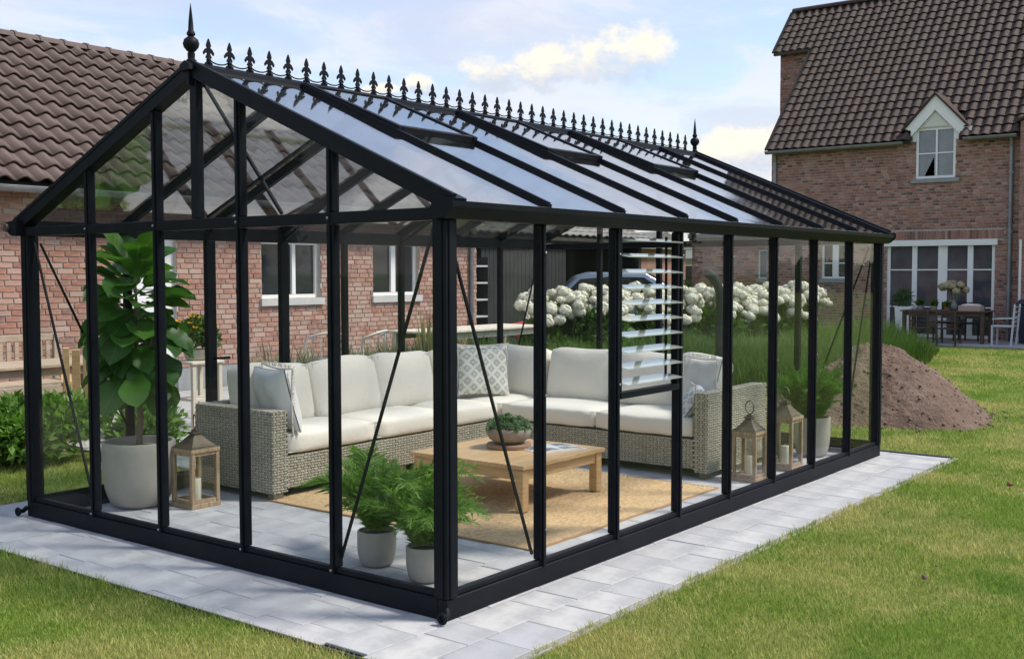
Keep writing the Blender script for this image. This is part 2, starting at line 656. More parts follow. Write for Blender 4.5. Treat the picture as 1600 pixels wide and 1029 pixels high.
def in_poly_bank(x, y):
    # strip of tall grass that runs from behind the glasshouse towards the far house
    return bank_dist(x, y) < .55


BANK = [(6.9, 6.5), (8.6, 4.75), (10.6, 3.55), (13.0, 3.35), (16.2, 3.55), (19.6, 4.35)]


def bank_dist(x, y):
    d = np.full(np.shape(x), 1e9)
    for (ax, ay), (bx, by) in zip(BANK[:-1], BANK[1:]):
        vx, vy = bx - ax, by - ay
        tt = np.clip(((x - ax) * vx + (y - ay) * vy) / (vx * vx + vy * vy), 0, 1)
        d = np.minimum(d, np.hypot(x - ax - tt * vx, y - ay - tt * vy))
    return d


def make_lawn_blades():
    n = 850000
    r = 3.6 * (26.0 / 3.6) ** (RNG.random(n) ** .92)
    a = YAW + R(1) * (RNG.random(n) * 62 - 31)
    x, y = CAM.x + r * np.cos(a), CAM.y + r * np.sin(a)
    rag = .028 * fsum(x, y, 21, 9.0) + .022 * fsum(x, y, 22, 31.0)
    keep = ~((x > PX0 - .012 + .45 * rag) & (x < PX1 + .01) & (y > PY0 - .022 + rag) & (y < PY1 + .02))
    keep &= np.hypot(x - DIRT[0], y - DIRT[1]) > 1.22
    keep &= ~((y > 5.9) & (x < 16))
    keep &= ~((y > PY1 - .01) & (x > 1.75) & (x < 14) & (y > 4.3) & (y < 12) & (x < 6.6))
    keep &= ~((x > 21.75) & (y < 6.4))
    # thin the far side behind the house line
    keep &= y < 9.5
    x, y, r = x[keep], y[keep], r[keep]
    n = len(x)
    lush = fsum(x, y, 3, 1.4)
    h = (.018 + .018 * RNG.random(n)) * (1 + .35 * lush) * (1 + .02 * (r - 5))
    # ragged longer blades along the edges of the paving
    ed = np.minimum.reduce([np.abs(y - PY0) + 9 * ((x < PX0) | (x > PX1)), np.abs(x - PX0) + 9 * ((y < PY0) | (y > PY1))])
    h = np.where(ed < .05, h * 1.5, h)
    w = .0024 * (r / 5) ** .85 * RNG.uniform(.7, 1.3, n)
    th = RNG.uniform(0, 2 * np.pi, n)
    ln = RNG.uniform(.1, .9, n) * h
    dx, dy = np.cos(th), np.sin(th)
    la = RNG.uniform(0, 2 * np.pi, n)
    z0 = np.full(n, -.014)
    A = np.stack([x - dx * w, y - dy * w, z0], 1)
    B = np.stack([x + dx * w, y + dy * w, z0], 1)
    C = np.stack([x + np.cos(la) * ln, y + np.sin(la) * ln, z0 + h], 1)
    V = np.stack([A, B, C], 1).reshape(-1, 3)
    me = np_mesh('grass_blades', V, np.arange(3 * n).reshape(-1, 3), BLADE)
    tag(obj('lawn_grass', me), 'short mown lawn grass, green with yellowed patches', 'grass', kind='stuff')


make_lawn_blades()

# ------------------------------------------------------------------ paving under and round the glasshouse
pv = tag(MB().box(PX0 + .012, PX1 - .004, PY0 + .012, PY1 - .004, -.09, -.012).build('paving', JOINT), kind='structure')
PW, PL = .27, .32
pm = [block_mesh('paver', PL - .0045, PW - .0045, .05, PAVER, .003)]
ms = []
nrow = int(round((PY1 - PY0) / PW))
rw = (PY1 - PY0) / nrow
for j in range(nrow):
    x = PX0 - random.uniform(.02, PL * .9)
    while x < PX1 - .02:
        ln_ = random.choice((PL, PL, PL * .7, PL * 1.35))
        a, b_ = max(x, PX0 + .003), min(x + ln_, PX1)
        if b_ - a > .05:
            M = Matrix.Translation(((a + b_) / 2, PY0 + (j + .5) * rw, -.05 + random.uniform(-.0025, .0015))) @ Matrix.Rotation(random.uniform(-.004, .004), 4, 'X') @ Matrix.Diagonal(((b_ - a) / PL, rw / PW, 1, 1))
            ms.append(M)
        x += ln_
pieces('paver', pm, ms, pv)
EDGE = mat('dark_edging', (.05, .05, .052), .7)
e = MB()
e.box(PX0 - .012, PX0, PY0, PY1, -.06, .004)
e.box(PX1, PX1 + .03, PY0 - .012, PY1, -.06, .012)
tag(e.build('edging_strip', EDGE), kind='structure')
e = MB()
x = PX0
while x < PX1 - .3:
    e.box(x, x + .985, PY0 - .05, PY0 - .003, -.08, -.004 + random.uniform(-.003, .002))
    x += .99
tag(e.build('kerb_edging', mat('kerb_stone', (.33, .32, .30), .9, noise=(12, (.24, .23, .2), .7))), kind='structure')

# yard between the glasshouse and the farmhouse
yd = tag(MB().box(1.8, 14.2, 4.36, 9.75, -.2, -.03).build('terrace', JOINT), kind='structure')
sm_ = [block_mesh('slab', .594, .594, .045, SLAB, .004)]
ms = [Matrix.Translation((1.8 + .6 * (i + .5) + (.3 if j % 2 else 0) * 0, 4.36 + .599 * (j + .5), -.04 + random.uniform(-.002, .002))) for i in range(20) for j in range(9)]
pieces('slab', sm_, ms, yd)
gv = MB()
gv.box(-12, 1.795, 6.3, 9.75, -.2, -.004)
tag(gv.build('gravel_path', mat('sandy_gravel', (.46, .39, .31), .95, noise=(60, (.30, .25, .2), .8), bump=(220, .8, .01))), kind='structure')
rt_ = tag(MB().box(21.8, 23.95, -3, 6.4, -.3, .0).build('patio', JOINT), kind='structure')
sm2 = [block_mesh('slab', .594, .594, .04, SLAB, .004)]
pieces('slab', sm2, [Matrix.Translation((21.8 + .6 * (i + .5), -3 + .6 * (j + .5), 0)) for i in range(3) for j in range(15)], rt_)


# ------------------------------------------------------------------ houses
def frame(origin, u, n):
    return Matrix(((u[0], n[0], 0, origin[0]), (u[1], n[1], 0, origin[1]), (u[2], n[2], 1, origin[2]), (0, 0, 0, 1)))


def wall_cells(a0, a1, z0, z1, holes):
    xs = sorted({a0, a1, *[h[0] for h in holes], *[h[1] for h in holes]})
    zs = sorted({z0, z1, *[h[2] for h in holes], *[h[3] for h in holes]})
    xs = [x for x in xs if a0 <= x <= a1]
    zs = [z for z in zs if z0 <= z <= z1]
    for x0, x1 in zip(xs[:-1], xs[1:]):
        run = None
        for q0, q1 in zip(zs[:-1], zs[1:]):
            cx_, cz_ = (x0 + x1) / 2, (q0 + q1) / 2
            if any(h[0] < cx_ < h[1] and h[2] < cz_ < h[3] for h in holes):
                if run:
                    yield (x0, x1, *run)
                run = None
            else:
                run = (run[0], q1) if run else (q0, q1)
        if run:
            yield (x0, x1, *run)


def brick_wall(parent, T, a0, a1, z0, z1, holes, brick_mt, mortar_mt, limit, clip=None, name='wall', bl=.21, bh=.062, jt=.012, soldiers=(), gable=None):
    w = MB(T)
    if gable:
        w.prism([(p[0], 0, p[1]) for p in gable], (0, -.26, 0))
    for c in wall_cells(a0, a1, z0, min(z1, gable[0][1]) if gable else z1, holes):
        w.box(c[0], c[1], -.26, 0, c[2], c[3])
    wall = w.build(name, mortar_mt, parent)
    bm_ = [block_mesh('brick', bl, bh, .016, brick_mt, .004)]
    ms = []
    L = frame((0, 0, 0), (1, 0, 0), (0, 1, 0))
    row = 0
    z = z0 + jt
    B = Matrix(((1, 0, 0, 0), (0, 0, 1, 0), (0, 1, 0, 0), (0, 0, 0, 1)))
    allh = list(holes) + list(soldiers)
    while z + bh <= z1:
        x = a0 - (row % 2) * (bl + jt) / 2 - (row % 3) * .031
        while x < a1:
            parts_ = [(max(x, a0), min(x + bl, a1))]
            for h in allh:
                if h[2] < z + bh - .004 and h[3] > z + .004:
                    np_ = []
                    for p, q in parts_:
                        if q <= h[0] or p >= h[1]:
                            np_.append((p, q))
                        else:
                            if p < h[0]:
                                np_.append((p, h[0] - .004))
                            if q > h[1]:
                                np_.append((h[1] + .004, q))
                    parts_ = np_
            for p, q in parts_:
                if q - p > .025 and (clip is None or clip((p + q) / 2, z + bh)):
                    M = T @ Matrix.Translation(((p + q) / 2, random.uniform(-.004, .002), z + bh / 2)) @ B @ Matrix.Rotation(random.uniform(-.008, .008), 4, 'Z') @ Matrix.Diagonal(((q - p) / bl, random.uniform(.94, 1.03), 1, 1))
                    ms.append(M)
            x += bl + jt
        z += bh + jt
        row += 1
    for (p, q, s0, s1) in soldiers:
        x = p + .035
        while x < q - .02:
            M = T @ Matrix.Translation((x, random.uniform(-.003, .002), (s0 + s1) / 2)) @ B @ Matrix.Rotation(math.pi / 2, 4, 'Z') @ Matrix.Diagonal(((s1 - s0 - .01) / bl, 1, 1, 1))
            ms.append(M)
            x += bh + jt
    if limit:
        pieces('brick', bm_, ms, wall, limit)
    else:
        pieces('brick', bm_, ms, wall, 0)
    return wall


def tile_mesh(name, pw, ps, mt, amp, lip, kind, nu=8):
    """one tile: u across, s up the slope, normal +z; the lower end stands proud of the tile below"""
    b = MB()
    vs, fs = [], []
    ov = ps * 1.18
    for i in range(nu + 1):
        t_ = i / nu
        if kind == 'pan':
            hh = amp * (.5 - .5 * math.cos(2 * math.pi * (t_ ** .8))) + amp * .25 * math.sin(2 * math.pi * t_)
            cut = 0
        else:
            q_ = min(1, max(0, (t_ - .15) / .70))
            hh = amp * math.sin(math.pi * q_) ** .7 if 0 < q_ < 1 else 0
            cut = -.07 * math.sin(math.pi * t_)
        u = (t_ - .5) * pw * 1.03
        vs += [(u, cut, hh + lip), (u, ov, hh + .004), (u, cut + .004, hh + lip - .022)]
    for i in range(nu):
        a, c = i * 3, i * 3 + 3
        fs += [(a, c, c + 1, a + 1), (a + 2, c + 2, c, a)]
    b.add(vs, fs)
    me = b.mesh(name, mt, recalc=False)
    me.polygons.foreach_set('use_smooth', [i % 2 == 0 for i in range(len(me.polygons))])
    return me


def tiled_slope(parent, origin, u, s, ncol, nrow, pw, ps, me, limit, skip=None, jit=.006):
    u, s = Vector(u).normalized(), Vector(s).normalized()
    nrm = u.cross(s)
    Rm = Matrix((u, s, nrm)).transposed().to_4x4()
    ms = []
    for j in range(nrow):
        for i in range(ncol):
            a, c = (i + .5) * pw, j * ps
            if skip and skip(a, c):
                continue
            p = Vector(origin) + u * (a + random.uniform(-1, 1) * jit * .6) + s * (c + random.uniform(-1, 1) * jit) + nrm * random.uniform(0, jit)
            ms.append(Matrix.Translation(p) @ Rm @ Matrix.Rotation(random.uniform(-.006, .006), 4, 'Z'))
    pieces('tile', [me], ms, parent, limit)


def window(parent, T, a0, a1, z0, z1, depth=.10, fr=.06, mull=(), bars=(), sill=None, mt=None, pane_mt=None, name='window'):
    """casement set back in its opening: frame, panes and glazing bars"""
    mt = mt or WHITE
    bars = sorted(bars)
    w = MB(T)
    d0, d1 = -depth - .05, -depth + .02
    w.box(a0, a1, d0, d1, z1 - fr, z1)
    w.box(a0, a1, d0, d1, z0, z0 + fr)
    w.box(a0, a0 + fr, d0, d1, z0 + fr, z1 - fr)
    w.box(a1 - fr, a1, d0, d1, z0 + fr, z1 - fr)
    xs = [a0 + fr]
    for mx, mw in mull:
        w.box(mx - mw / 2, mx + mw / 2, d0, d1 + .004, z0 + fr, z1 - fr)
        xs += [mx - mw / 2, mx + mw / 2]
    xs.append(a1 - fr)
    for k in range(0, len(xs), 2):
        for bz in bars:
            w.box(xs[k], xs[k + 1], d0 + .02, d1 - .006, bz - .015, bz + .015)
    win = w.build(name, mt, parent)
    for k in range(0, len(xs), 2):
        zz = [z0 + fr, *bars, z1 - fr]
        for q0, q1 in zip(zz[:-1], zz[1:]):
            MB(T).box(xs[k] + .001, xs[k + 1] - .001, d0 + .004, d0 + .03, q0 + .001, q1 - .001).build('pane', pane_mt or DARKGLASS, win)
    if sill:
        MB(T).box(a0 - .04, a1 + .04, -depth, .06, z0 - .11, z0 - .002).build('sill', sill, win)
    return win


SILLG = mat('pale_stone_sill', (.50, .50, .49), .8, noise=(8, (.42, .42, .41), .6))

# --- farmhouse on the left: long brick wall, pantiled roof, white windows
LX0, LX1, LY = 0.6, 12.15, 9.8
fh = thing('farmhouse', 'long low brick farmhouse with brown pantile roof and zinc gutter behind the glasshouse', 'house', (2.5, LY, 0))
TL = frame((0, LY, 0), (1, 0, 0), (0, -1, 0))
lh = [(4.62, 5.50, 0.03, 2.18), (7.02, 8.22, 1.28, 2.17), (9.40, 10.55, 1.28, 2.19)]
brick_wall(fh, TL, LX0, LX1, .32, 2.74, lh, LBRICK, LMORTAR, 300)
pl = MB(TL)
for c in wall_cells(LX0, LX1, -.1, .318, [(4.62, 5.50, .03, .4)]):
    pl.box(c[0], c[1], -.27, .012, c[2], c[3])
pl.build('plinth', PLINTHGREY, fh)
MB().box(LX0 + .02, LX1 - .02, LY + .27, LY + 6, -.05, 2.74).build('back_wall', LMORTAR, fh)
window(fh, TL, 7.02, 8.22, 1.28, 2.17, .09, .055, mull=((7.72, .07),), sill=SILLG)
window(fh, TL, 9.40, 10.55, 1.28, 2.19, .09, .055, mull=((9.97, .11),), sill=SILLG)
dr = MB(TL)
dr.box(4.62, 5.50, -.14, -.06, .03, 2.18)
dr = dr.build('door', WHITE, fh)
for z0, z1 in ((.2, .75), (.85, 1.35), (1.45, 2.05)):
    MB(TL).box(4.76, 5.36, -.062, -.045, z0, z1).build('door_panel', WHITE, dr, bevel=.008)
MB(TL).tube([(5.42, -.04, 1.05), (5.42, .01, 1.05), (5.32, .01, 1.05)], .012, 6).build('handle', ZINC, dr)
rise, run = 2.42, 3.2
sl_ = Vector((0, run, rise))
rf = MB()
ey, ez = LY - .30, 2.74
rf.prism([(LX0 - .2, ey, ez), (LX0 - .2, LY - .3 + run, ez + rise), (LX0 - .2, LY - .3 + 2 * run, ez), (LX0 - .2, LY - .3 + 2 * run, ez - .06), (LX0 - .2, ey, ez - .06)], (LX1 - LX0 + .35, 0, 0))
roofL = rf.build('roof', mat('roof_underlay', (.05, .042, .04), .9), fh)
lt = tile_mesh('tile', .262, .345, LTILE, .052, .052, 'pan')
tiled_slope(roofL, (LX0 - .2, ey - .03, ez + .015), (1, 0, 0), sl_, int((LX1 - LX0 + .35) / .262), 12, .262, .338, lt, 300)
# ridge tiles
rg = MB()
prof = [(.13 * math.cos(math.pi * k / 6), .10 * math.sin(math.pi * k / 6)) for k in range(7)]
rg.prism([(0, c, s) for c, s in prof], (.39, 0, 0))
rg.prism([(-.015, c * 1.12, s * 1.14) for c, s in prof], (.05, 0, 0))
rme = rg.mesh('ridge_tile', LTILE)
x = LX0 - .2
ry, rz = ey + run, ez + rise + .035
for k in range(30):
    o = obj('ridge_tile', rme, roofL)
    o.location = Vector((x + k * .395, ry, rz + random.uniform(-.004, .004))) - root_loc(fh)
gt = MB()
gp = [(ey - .02 + .07 * math.cos(math.pi + math.pi * k / 8) - .05, ez - .015 + .075 * math.sin(math.pi + math.pi * k / 8)) for k in range(9)]
gp2 = [(y_, z_ + .004) for y_, z_ in reversed([(ey - .07 + .062 * math.cos(math.pi + math.pi * k / 8), ez - .012 + .066 * math.sin(math.pi + math.pi * k / 8)) for k in range(9)])]
gt.prism([(LX0 - .2, y_, z_) for y_, z_ in gp + gp2], (LX1 - LX0 + .35, 0, 0))
gt.build('gutter', ZINC, fh)
MB(TL).tube([(LX1 - .20, .06, 2.66), (LX1 - .20, .06, 0)], .042, 10).build('downpipe', ZINC, fh)

# --- far house on the right: tall tiled roof, dormer window, wide white window
RX = 24.0
RY0, RY1, RYT = 2.95, 9.22, 10.42
nh = thing('brick_house', 'tall brown brick house with steep tiled roof and white dormer window', 'house', (RX, 6, 0))
TR = frame((RX, 0, 0), (0, 1, 0), (-1, 0, 0))
rh = [(3.50, 6.08, .05, 2.45), (7.06, 7.80, 1.50, 2.42), (4.45, 5.39, 3.97, 4.90)]
brick_wall(nh, TR, RY0, RY1, -.1, 4.88, rh, RBRICK, RMORTAR, 0, jt=.016, bl=.128, bh=.056, soldiers=[(3.3, 6.3, 2.46, 2.68)])
eave = Vector((RX - .22, 0, 4.90))
SL = math.atan2(4.68, 4.42)
sdir = Vector((math.cos(SL), 0, math.sin(SL)))
SLEN = 6.30
top = eave + sdir * SLEN
midp = eave + sdir * 4.37
rf = MB()


def slope_slab(y0, y1, p, q, th=.10):
    n_ = Vector((-math.sin(SL), 0, math.cos(SL)))
    rf.prism([(v.x, y0, v.z) for v in (p, q, q - n_ * th, p - n_ * th)], (0, y1 - y0, 0))


slope_slab(-1.2, 4.33, eave, eave + sdir * .75)
slope_slab(5.49, RY1 + .03, eave, eave + sdir * .75)
slope_slab(-1.2, RY1 + .03, eave + sdir * .752, midp)
slope_slab(-1.2, RYT, midp + sdir * .002, top)
rf.prism([(top.x, -1.2, top.z), (top.x + 4.6, -1.2, top.z - 4.7), (top.x + 4.6, -1.2, top.z - 4.8), (top.x, -1.2, top.z - .1)], (0, RYT + 1.2, 0))
roofR = rf.build('roof', mat('roof_underlay'), nh)
rtm = tile_mesh('tile', .236, .315, RTILE, .075, .055, 'round', nu=10)
rtm.polygons.foreach_set('use_smooth', [False] * len(rtm.polygons))
tiled_slope(roofR, (eave.x, RYT + .03, eave.z), (0, -1, 0), sdir, 49, 20, .236, .312, rtm, 300,
            skip=lambda a, c: (RYT - a < 5.52 and RYT - a > 4.30 and c < .75) or (c < 4.30 and RYT - a > RY1 + .05))
rg = MB()
for k in range(28):
    y_ = RYT - k * .42
    rg.prism([(top.x + .15 * math.cos(math.pi * q / 6), y_, top.z + .02 + .13 * math.sin(math.pi * q / 6)) for q in range(7)], (0, -.43, 0))
rg.build('ridge_tiles', RTILE, roofR)['kind'] = 'stuff'
vb = MB()
vb.bar(eave + Vector((0, RY1 + .05, .03)), midp + Vector((0, RY1 + .05, .03)), .05, .13, (0, 1, 0))
vb.bar(midp + Vector((0, RYT + .03, .03)), top + Vector((0, RYT + .03, .03)), .05, .13, (0, 1, 0))
vb.bar(midp + Vector((-.05, RYT, -.04)), midp + Vector((-.05, RY1, -.04)), .10, .09)
vb.build('verge_board', RTILE, roofR)
# set back brick wall under the upper roof and the main body
TS = frame((RX + 2.92, 0, 0), (0, 1, 0), (-1, 0, 0))
brick_wall(nh, TS, RY1 - .4, RYT - .12, 1.0, 8.05, [], RBRICK, RMORTAR, 0, name='side_wall')
MB().box(RX + 3.2, RX + 8.6, -1, RYT - .15, -.05, 5.0).build('back_wall', mat('plain_brick_face', (.24, .14, .115), .9, noise=(3, (.3, .2, .17), .6)), nh)
MB().box(RX + .27, RX + 3.2, -1, RY1 - .02, -.05, 4.7).build('inner_wall', mat('plain_brick_face'), nh)
lamp = MB()
lamp.tube([(RX + 2.9, 9.34, 7.72), (RX + 2.72, 9.34, 7.72)], .03, 8)
lamp.lathe([(.16, -.22), (.17, -.05), (.08, .05), (.02, .09)], 12, (RX + 2.68, 9.34, 7.72))
lamp.build('wall_lamp', BLACK, nh)
gt = MB()
for y0, y1 in ((RY0 + .05, 4.20), (5.64, RY1 + .05)):
    gp = [(eave.x - .075 + .075 * math.cos(math.pi + math.pi * k / 8), eave.z - .02 + .085 * math.sin(math.pi + math.pi * k / 8)) for k in range(9)]
    gt.prism([(x_, y0, z_) for x_, z_ in gp], (0, y1 - y0, 0))
gt.build('gutter', ZINC, nh)
for yy in (RY0 + .21, RY1 - .12):
    d = MB(TR)
    d.tube([(yy, .12, 4.82), (yy, .06, 4.6), (yy, .06, 0)], .048, 10)
    for zz in (1.2, 2.6, 4.0):
        d.box(yy - .06, yy + .06, 0, .09, zz, zz + .03)
    d.build('downpipe', ZINC, nh)
MB(TR).tube([(8.06, .04, 2.45), (8.06, .04, 0)], .035, 8).build('downpipe', WHITE, nh)
# dormer
dm = MB(TR)
dm.prism([(4.36, .03, 5.202), (5.48, .03, 5.202), (4.92, .03, 5.80)], (0, -1.4, 0))
dm.box(4.36, 4.448, -1.0, .03, 4.885, 5.20).box(5.392, 5.48, -1.0, .03, 4.885, 5.20).box(4.45, 5.39, -1.0, -.2, 4.885, 5.20)
dor = dm.build('dormer', WHITE, nh)
bb = MB(TR)
for s_ in (-1, 1):
    bb.prism([(4.92, .12, 5.98), (4.92, .12, 5.62), (4.92 + s_ * .72, .12, 4.86), (4.92 + s_ * .72, .12, 5.20)], (0, -.08, 0))
    bb.box(4.92 + s_ * .72 - .14, 4.92 + s_ * .72, .02, .12, 4.88, 5.16)
bb.build('barge_board', WHITE, dor)
MB(TR).prism([(4.60, .06, 5.22), (5.24, .06, 5.22), (4.92, .06, 5.56)], (0, -.02, 0)).build('gable_panel', mat('cream_paint', (.62, .61, .56), .6), dor)
rr = MB(TR)
for s_ in (-1, 1):
    rr.prism([(4.92, .18, 6.05), (4.92, .18, 5.985), (4.92 + s_ * .80, .18, 5.13), (4.92 + s_ * .80, .18, 5.20)], (0, -1.5, 0))
rr.build('dormer_roof', RTILE, dor)
wd = window(nh, TR, 4.45, 5.39, 3.97, 5.20, .02, .055, mull=((4.90, .045),), bars=(4.58,), pane_mt=mat('sky_window_glass', (.10, .125, .15), .08, spec=.9, noise=(1.5, (.17, .20, .24), .7)))
MB(TR).box(4.34, 5.50, -.02, .08, 3.86, 3.955).build('sill', STONE, wd)
cur = MB(TR)
cur.prism([(4.96, -.044, 4.03), (5.20, -.044, 4.03), (4.97, -.044, 4.50)], (0, .004, 0))
cur.build('curtain', mat('net_curtain', (.36, .37, .38), .9), wd)
# wide garden window
gw = window(nh, TR, 3.50, 6.08, .05, 2.45, .06, .075, mull=((3.96 + .11, .13), (4.72, .22), (5.40, .12)), bars=(1.72, .80),
            pane_mt=mat('grey_reflection_glass', (.085, .088, .105), .08, spec=.6, noise=(1.3, (.04, .042, .05), .8)))  # greyish reflections are put into the pane colour as mottled grey
MB(TR).box(3.44, 6.14, -.03, .05, 2.31, 2.455).build('head_board', WHITE, gw)
window(nh, TR, 7.06, 7.80, 1.50, 2.42, .08, .05, mull=((7.44, .16),), bars=(1.9,), sill=STONE)

# --- low annex left of the far house
an = thing('brick_annex', 'low dark brick annex with a narrow slit window beside the tall house', 'house', (RX, 10.2, 0))
brick_wall(an, TR, RY1 + .02, 11.6, -.1, 2.62, [(9.33, 9.58, 1.5, 2.25)], RBRICK, RMORTAR, 0)
window(an, TR, 9.33, 9.58, 1.5, 2.25, .05, .02, pane_mt=mat('sky_window_glass'), sill=STONE)
MB().box(RX - .1, RX + 4, RY1 + .02, 11.7, 2.62, 2.74).build('roof', ZINC, an)
MB().box(RX + .27, RX + 4, RY1 + .03, 11.6, -.1, 2.6).build('back_wall', mat('plain_brick_face'), an)

# --- gabled wing at the right edge
wg = thing('brick_wing', 'red brick wing with white door post at the right edge of the tall house', 'house', (RX, 1, 0))
TW = frame((RX - .30, 0, 0), (0, 1, 0), (-1, 0, 0))
RED = mat('red_wing_brick', rough=.9, cols=[(.30, .135, .10), (.36, .17, .13), (.25, .11, .09), (.38, .22, .17), (.22, .10, .08)], noise=(9, (.4, .27, .23), .35))
brick_wall(wg, TW, -3, RY0 - .03, -.1, 8.2, [(1.6, 2.6, .02, 2.2)], RED, RMORTAR, 0, clip=lambda a, z: z < 5.15 + (RY0 - abs(a)) * .35,
           gable=[(-3, 5.15), (RY0 - .03, 5.15), (0, 6.17)])
wr = MB()
for s_ in (-1, 1):
    wr.prism([(RX - .40, s_ * 3.02, 5.13), (RX - .40, 0, 6.15), (RX - .40, 0, 6.25), (RX - .40, s_ * 3.04, 5.19)], (5.5, 0, 0))
wr.build('roof', RTILE, wg)
window(wg, TW, 1.6, 2.6, .02, 2.2, .08, .08, bars=(1.0,), mt=mat('navy_door_paint', (.02, .03, .055), .4), name='door')
MB(TW).tube([(2.86, .035, 2.42), (2.86, .035, 0)], .03, 8).build('door_post', WHITE, wg)
MB().box(RX, RX + 5, -3, RY0 - .05, -.05, 5.1).build('back_wall', mat('plain_brick_face'), wg)
# ------------------------------------------------------------------ the glasshouse
GL, GW, HE, HA = 6.037, 3.84, 2.016, 2.842
PXS = [.796, 1.536, 2.292, 3.001, 3.741, 4.497, 5.266]
PYS = [.794, 1.53, 2.306, 3.035]
gh = thing('glasshouse', 'large black framed Victorian glasshouse with pitched glass roof and spiked ridge cresting on grey paving', 'greenhouse', (0, 0, 0))
HM = GW / 2
SLP = (HA - HE) / HM


def zr(y):
    return HE + SLP * (y if y <= HM else GW - y)


BV = .004
# plinth and sill rails
pb = MB()
pb.box(0, GL, 0, .06, .0, .105).box(0, GL, GW - .06, GW, .0, .105).box(0, .06, .06, GW - .06, .0, .105).box(GL - .06, GL, .06, GW - .06, .0, .105)
pb.build('plinth', BLACK, gh, bevel=.004)
sb_ = MB()
sb_.box(.05, GL - .05, .012, .048, .107, .135).box(.05, GL - .05, GW - .048, GW - .012, .107, .135)
sb_.box(.012, .048, .05, GW - .05, .107, .135).box(GL - .048, GL - .012, .05, GW - .05, .107, .135)
sb_.build('sill_rail', BLACK, gh, bevel=.003)
for x in (-.004, GL - .082):
    for y in (-.004, GW - .082):
        b = MB().box(x, x + .086, y, y + .086, .107, 1.93)
        b.box(x + .02 if x < 1 else x + .02, x + .066, y - .008 if y < 1 else y + .086, y if y < 1 else y + .094, .107, 1.93)
        b.box(x - .008 if x < 1 else x + .086, x if x < 1 else x + .094, y + .02, y + .066, .107, 1.93)
        b.build('corner_post', BLACK, gh, bevel=BV)
for y in (.004, GW - .054):
    for i, x in enumerate(PXS):
        w = .052
        if y > 1 and i in (1, 2):
            w = .085
        b = MB().box(x - w / 2, x + w / 2, y, y + .05, .137, 1.93)
        if y < 1:
            b.box(x - .012, x + .012, y - .012, y, .10, 1.93)
        b.build('post', BLACK, gh, bevel=.003)
for x in (.004, GL - .054):
    for y in PYS:
        b = MB().box(x, x + .05, y - .026, y + .026, .137, 1.925)
        b.box(x, x + .05, y - .024, y + .024, 1.99, zr(y) - .03)
        if x < 1:
            b.box(x - .012, x, y - .011, y + .011, .10, zr(y) - .04)
        b.build('post', BLACK, gh, bevel=.003)
    b = MB().box(x, x + .05, HM - .03, HM + .03, 1.99, HA - .03)
    b.build('king_post', BLACK, gh, bevel=.003)
    MB().box(x - .006, x + .056, -.01, GW + .01, 1.928, 1.988).build('tie_beam', BLACK, gh, bevel=.004)
    for s_ in (0, 1):
        ya, yb = (-.06, HM) if s_ == 0 else (GW + .06, HM)
        za = HE - SLP * .06
        sgn = 1 if x > 1 else -1
        b = MB().bar((x + .025, ya, za), (x + .025, yb - (.0 if s_ == 0 else 0), HA), .085, .075, (0, 0, 1))
        b.bar((x + .025 + sgn * .032, ya, za + .045), (x + .025 + sgn * .032, yb, HA + .045), .03, .022, (0, 0, 1))
        b.build('rafter', BLACK, gh)
# eaves with their gutters
for s_ in (0, 1):
    f = (lambda y: y) if s_ == 0 else (lambda y: GW - y)
    pr = [(.045, 1.93), (-.035, 1.93), (-.050, 1.945), (-.085, 1.985), (-.088, 2.012), (-.078, 2.012), (-.070, 1.992), (-.03, 2.002), (.045, 2.035)]
    MB().prism([(-.05, f(y), z) for y, z in pr], (GL + .10, 0, 0)).build('gutter', BLACK, gh)
    for x0 in (-.055, GL + .048):
        MB().prism([(x0, f(y), z) for y, z in [(.04, 1.925), (-.05, 1.94), (-.094, 1.98), (-.096, 2.02), (.03, 2.04)]], (.007, 0, 0)).build('gutter_end', BLACK, gh)
    o = MB().tube([(-.055, f(-.02), .035), (-.02, f(-.02), .035), (.0, f(-.0), .06)], .016, 8)
    o.ring((-.058, f(-.02), .035), .022, .010, (1, 0, 0), 14)
    o.build('drain_outlet', BLACK, gh, smooth=40)
MB().tube([(-.04, GW + .07, 1.985), (-.075, GW + .07, 1.985)], .028, 10).build('outlet_cap', mat('rusty_cap', (.06, .045, .035), .7), gh)
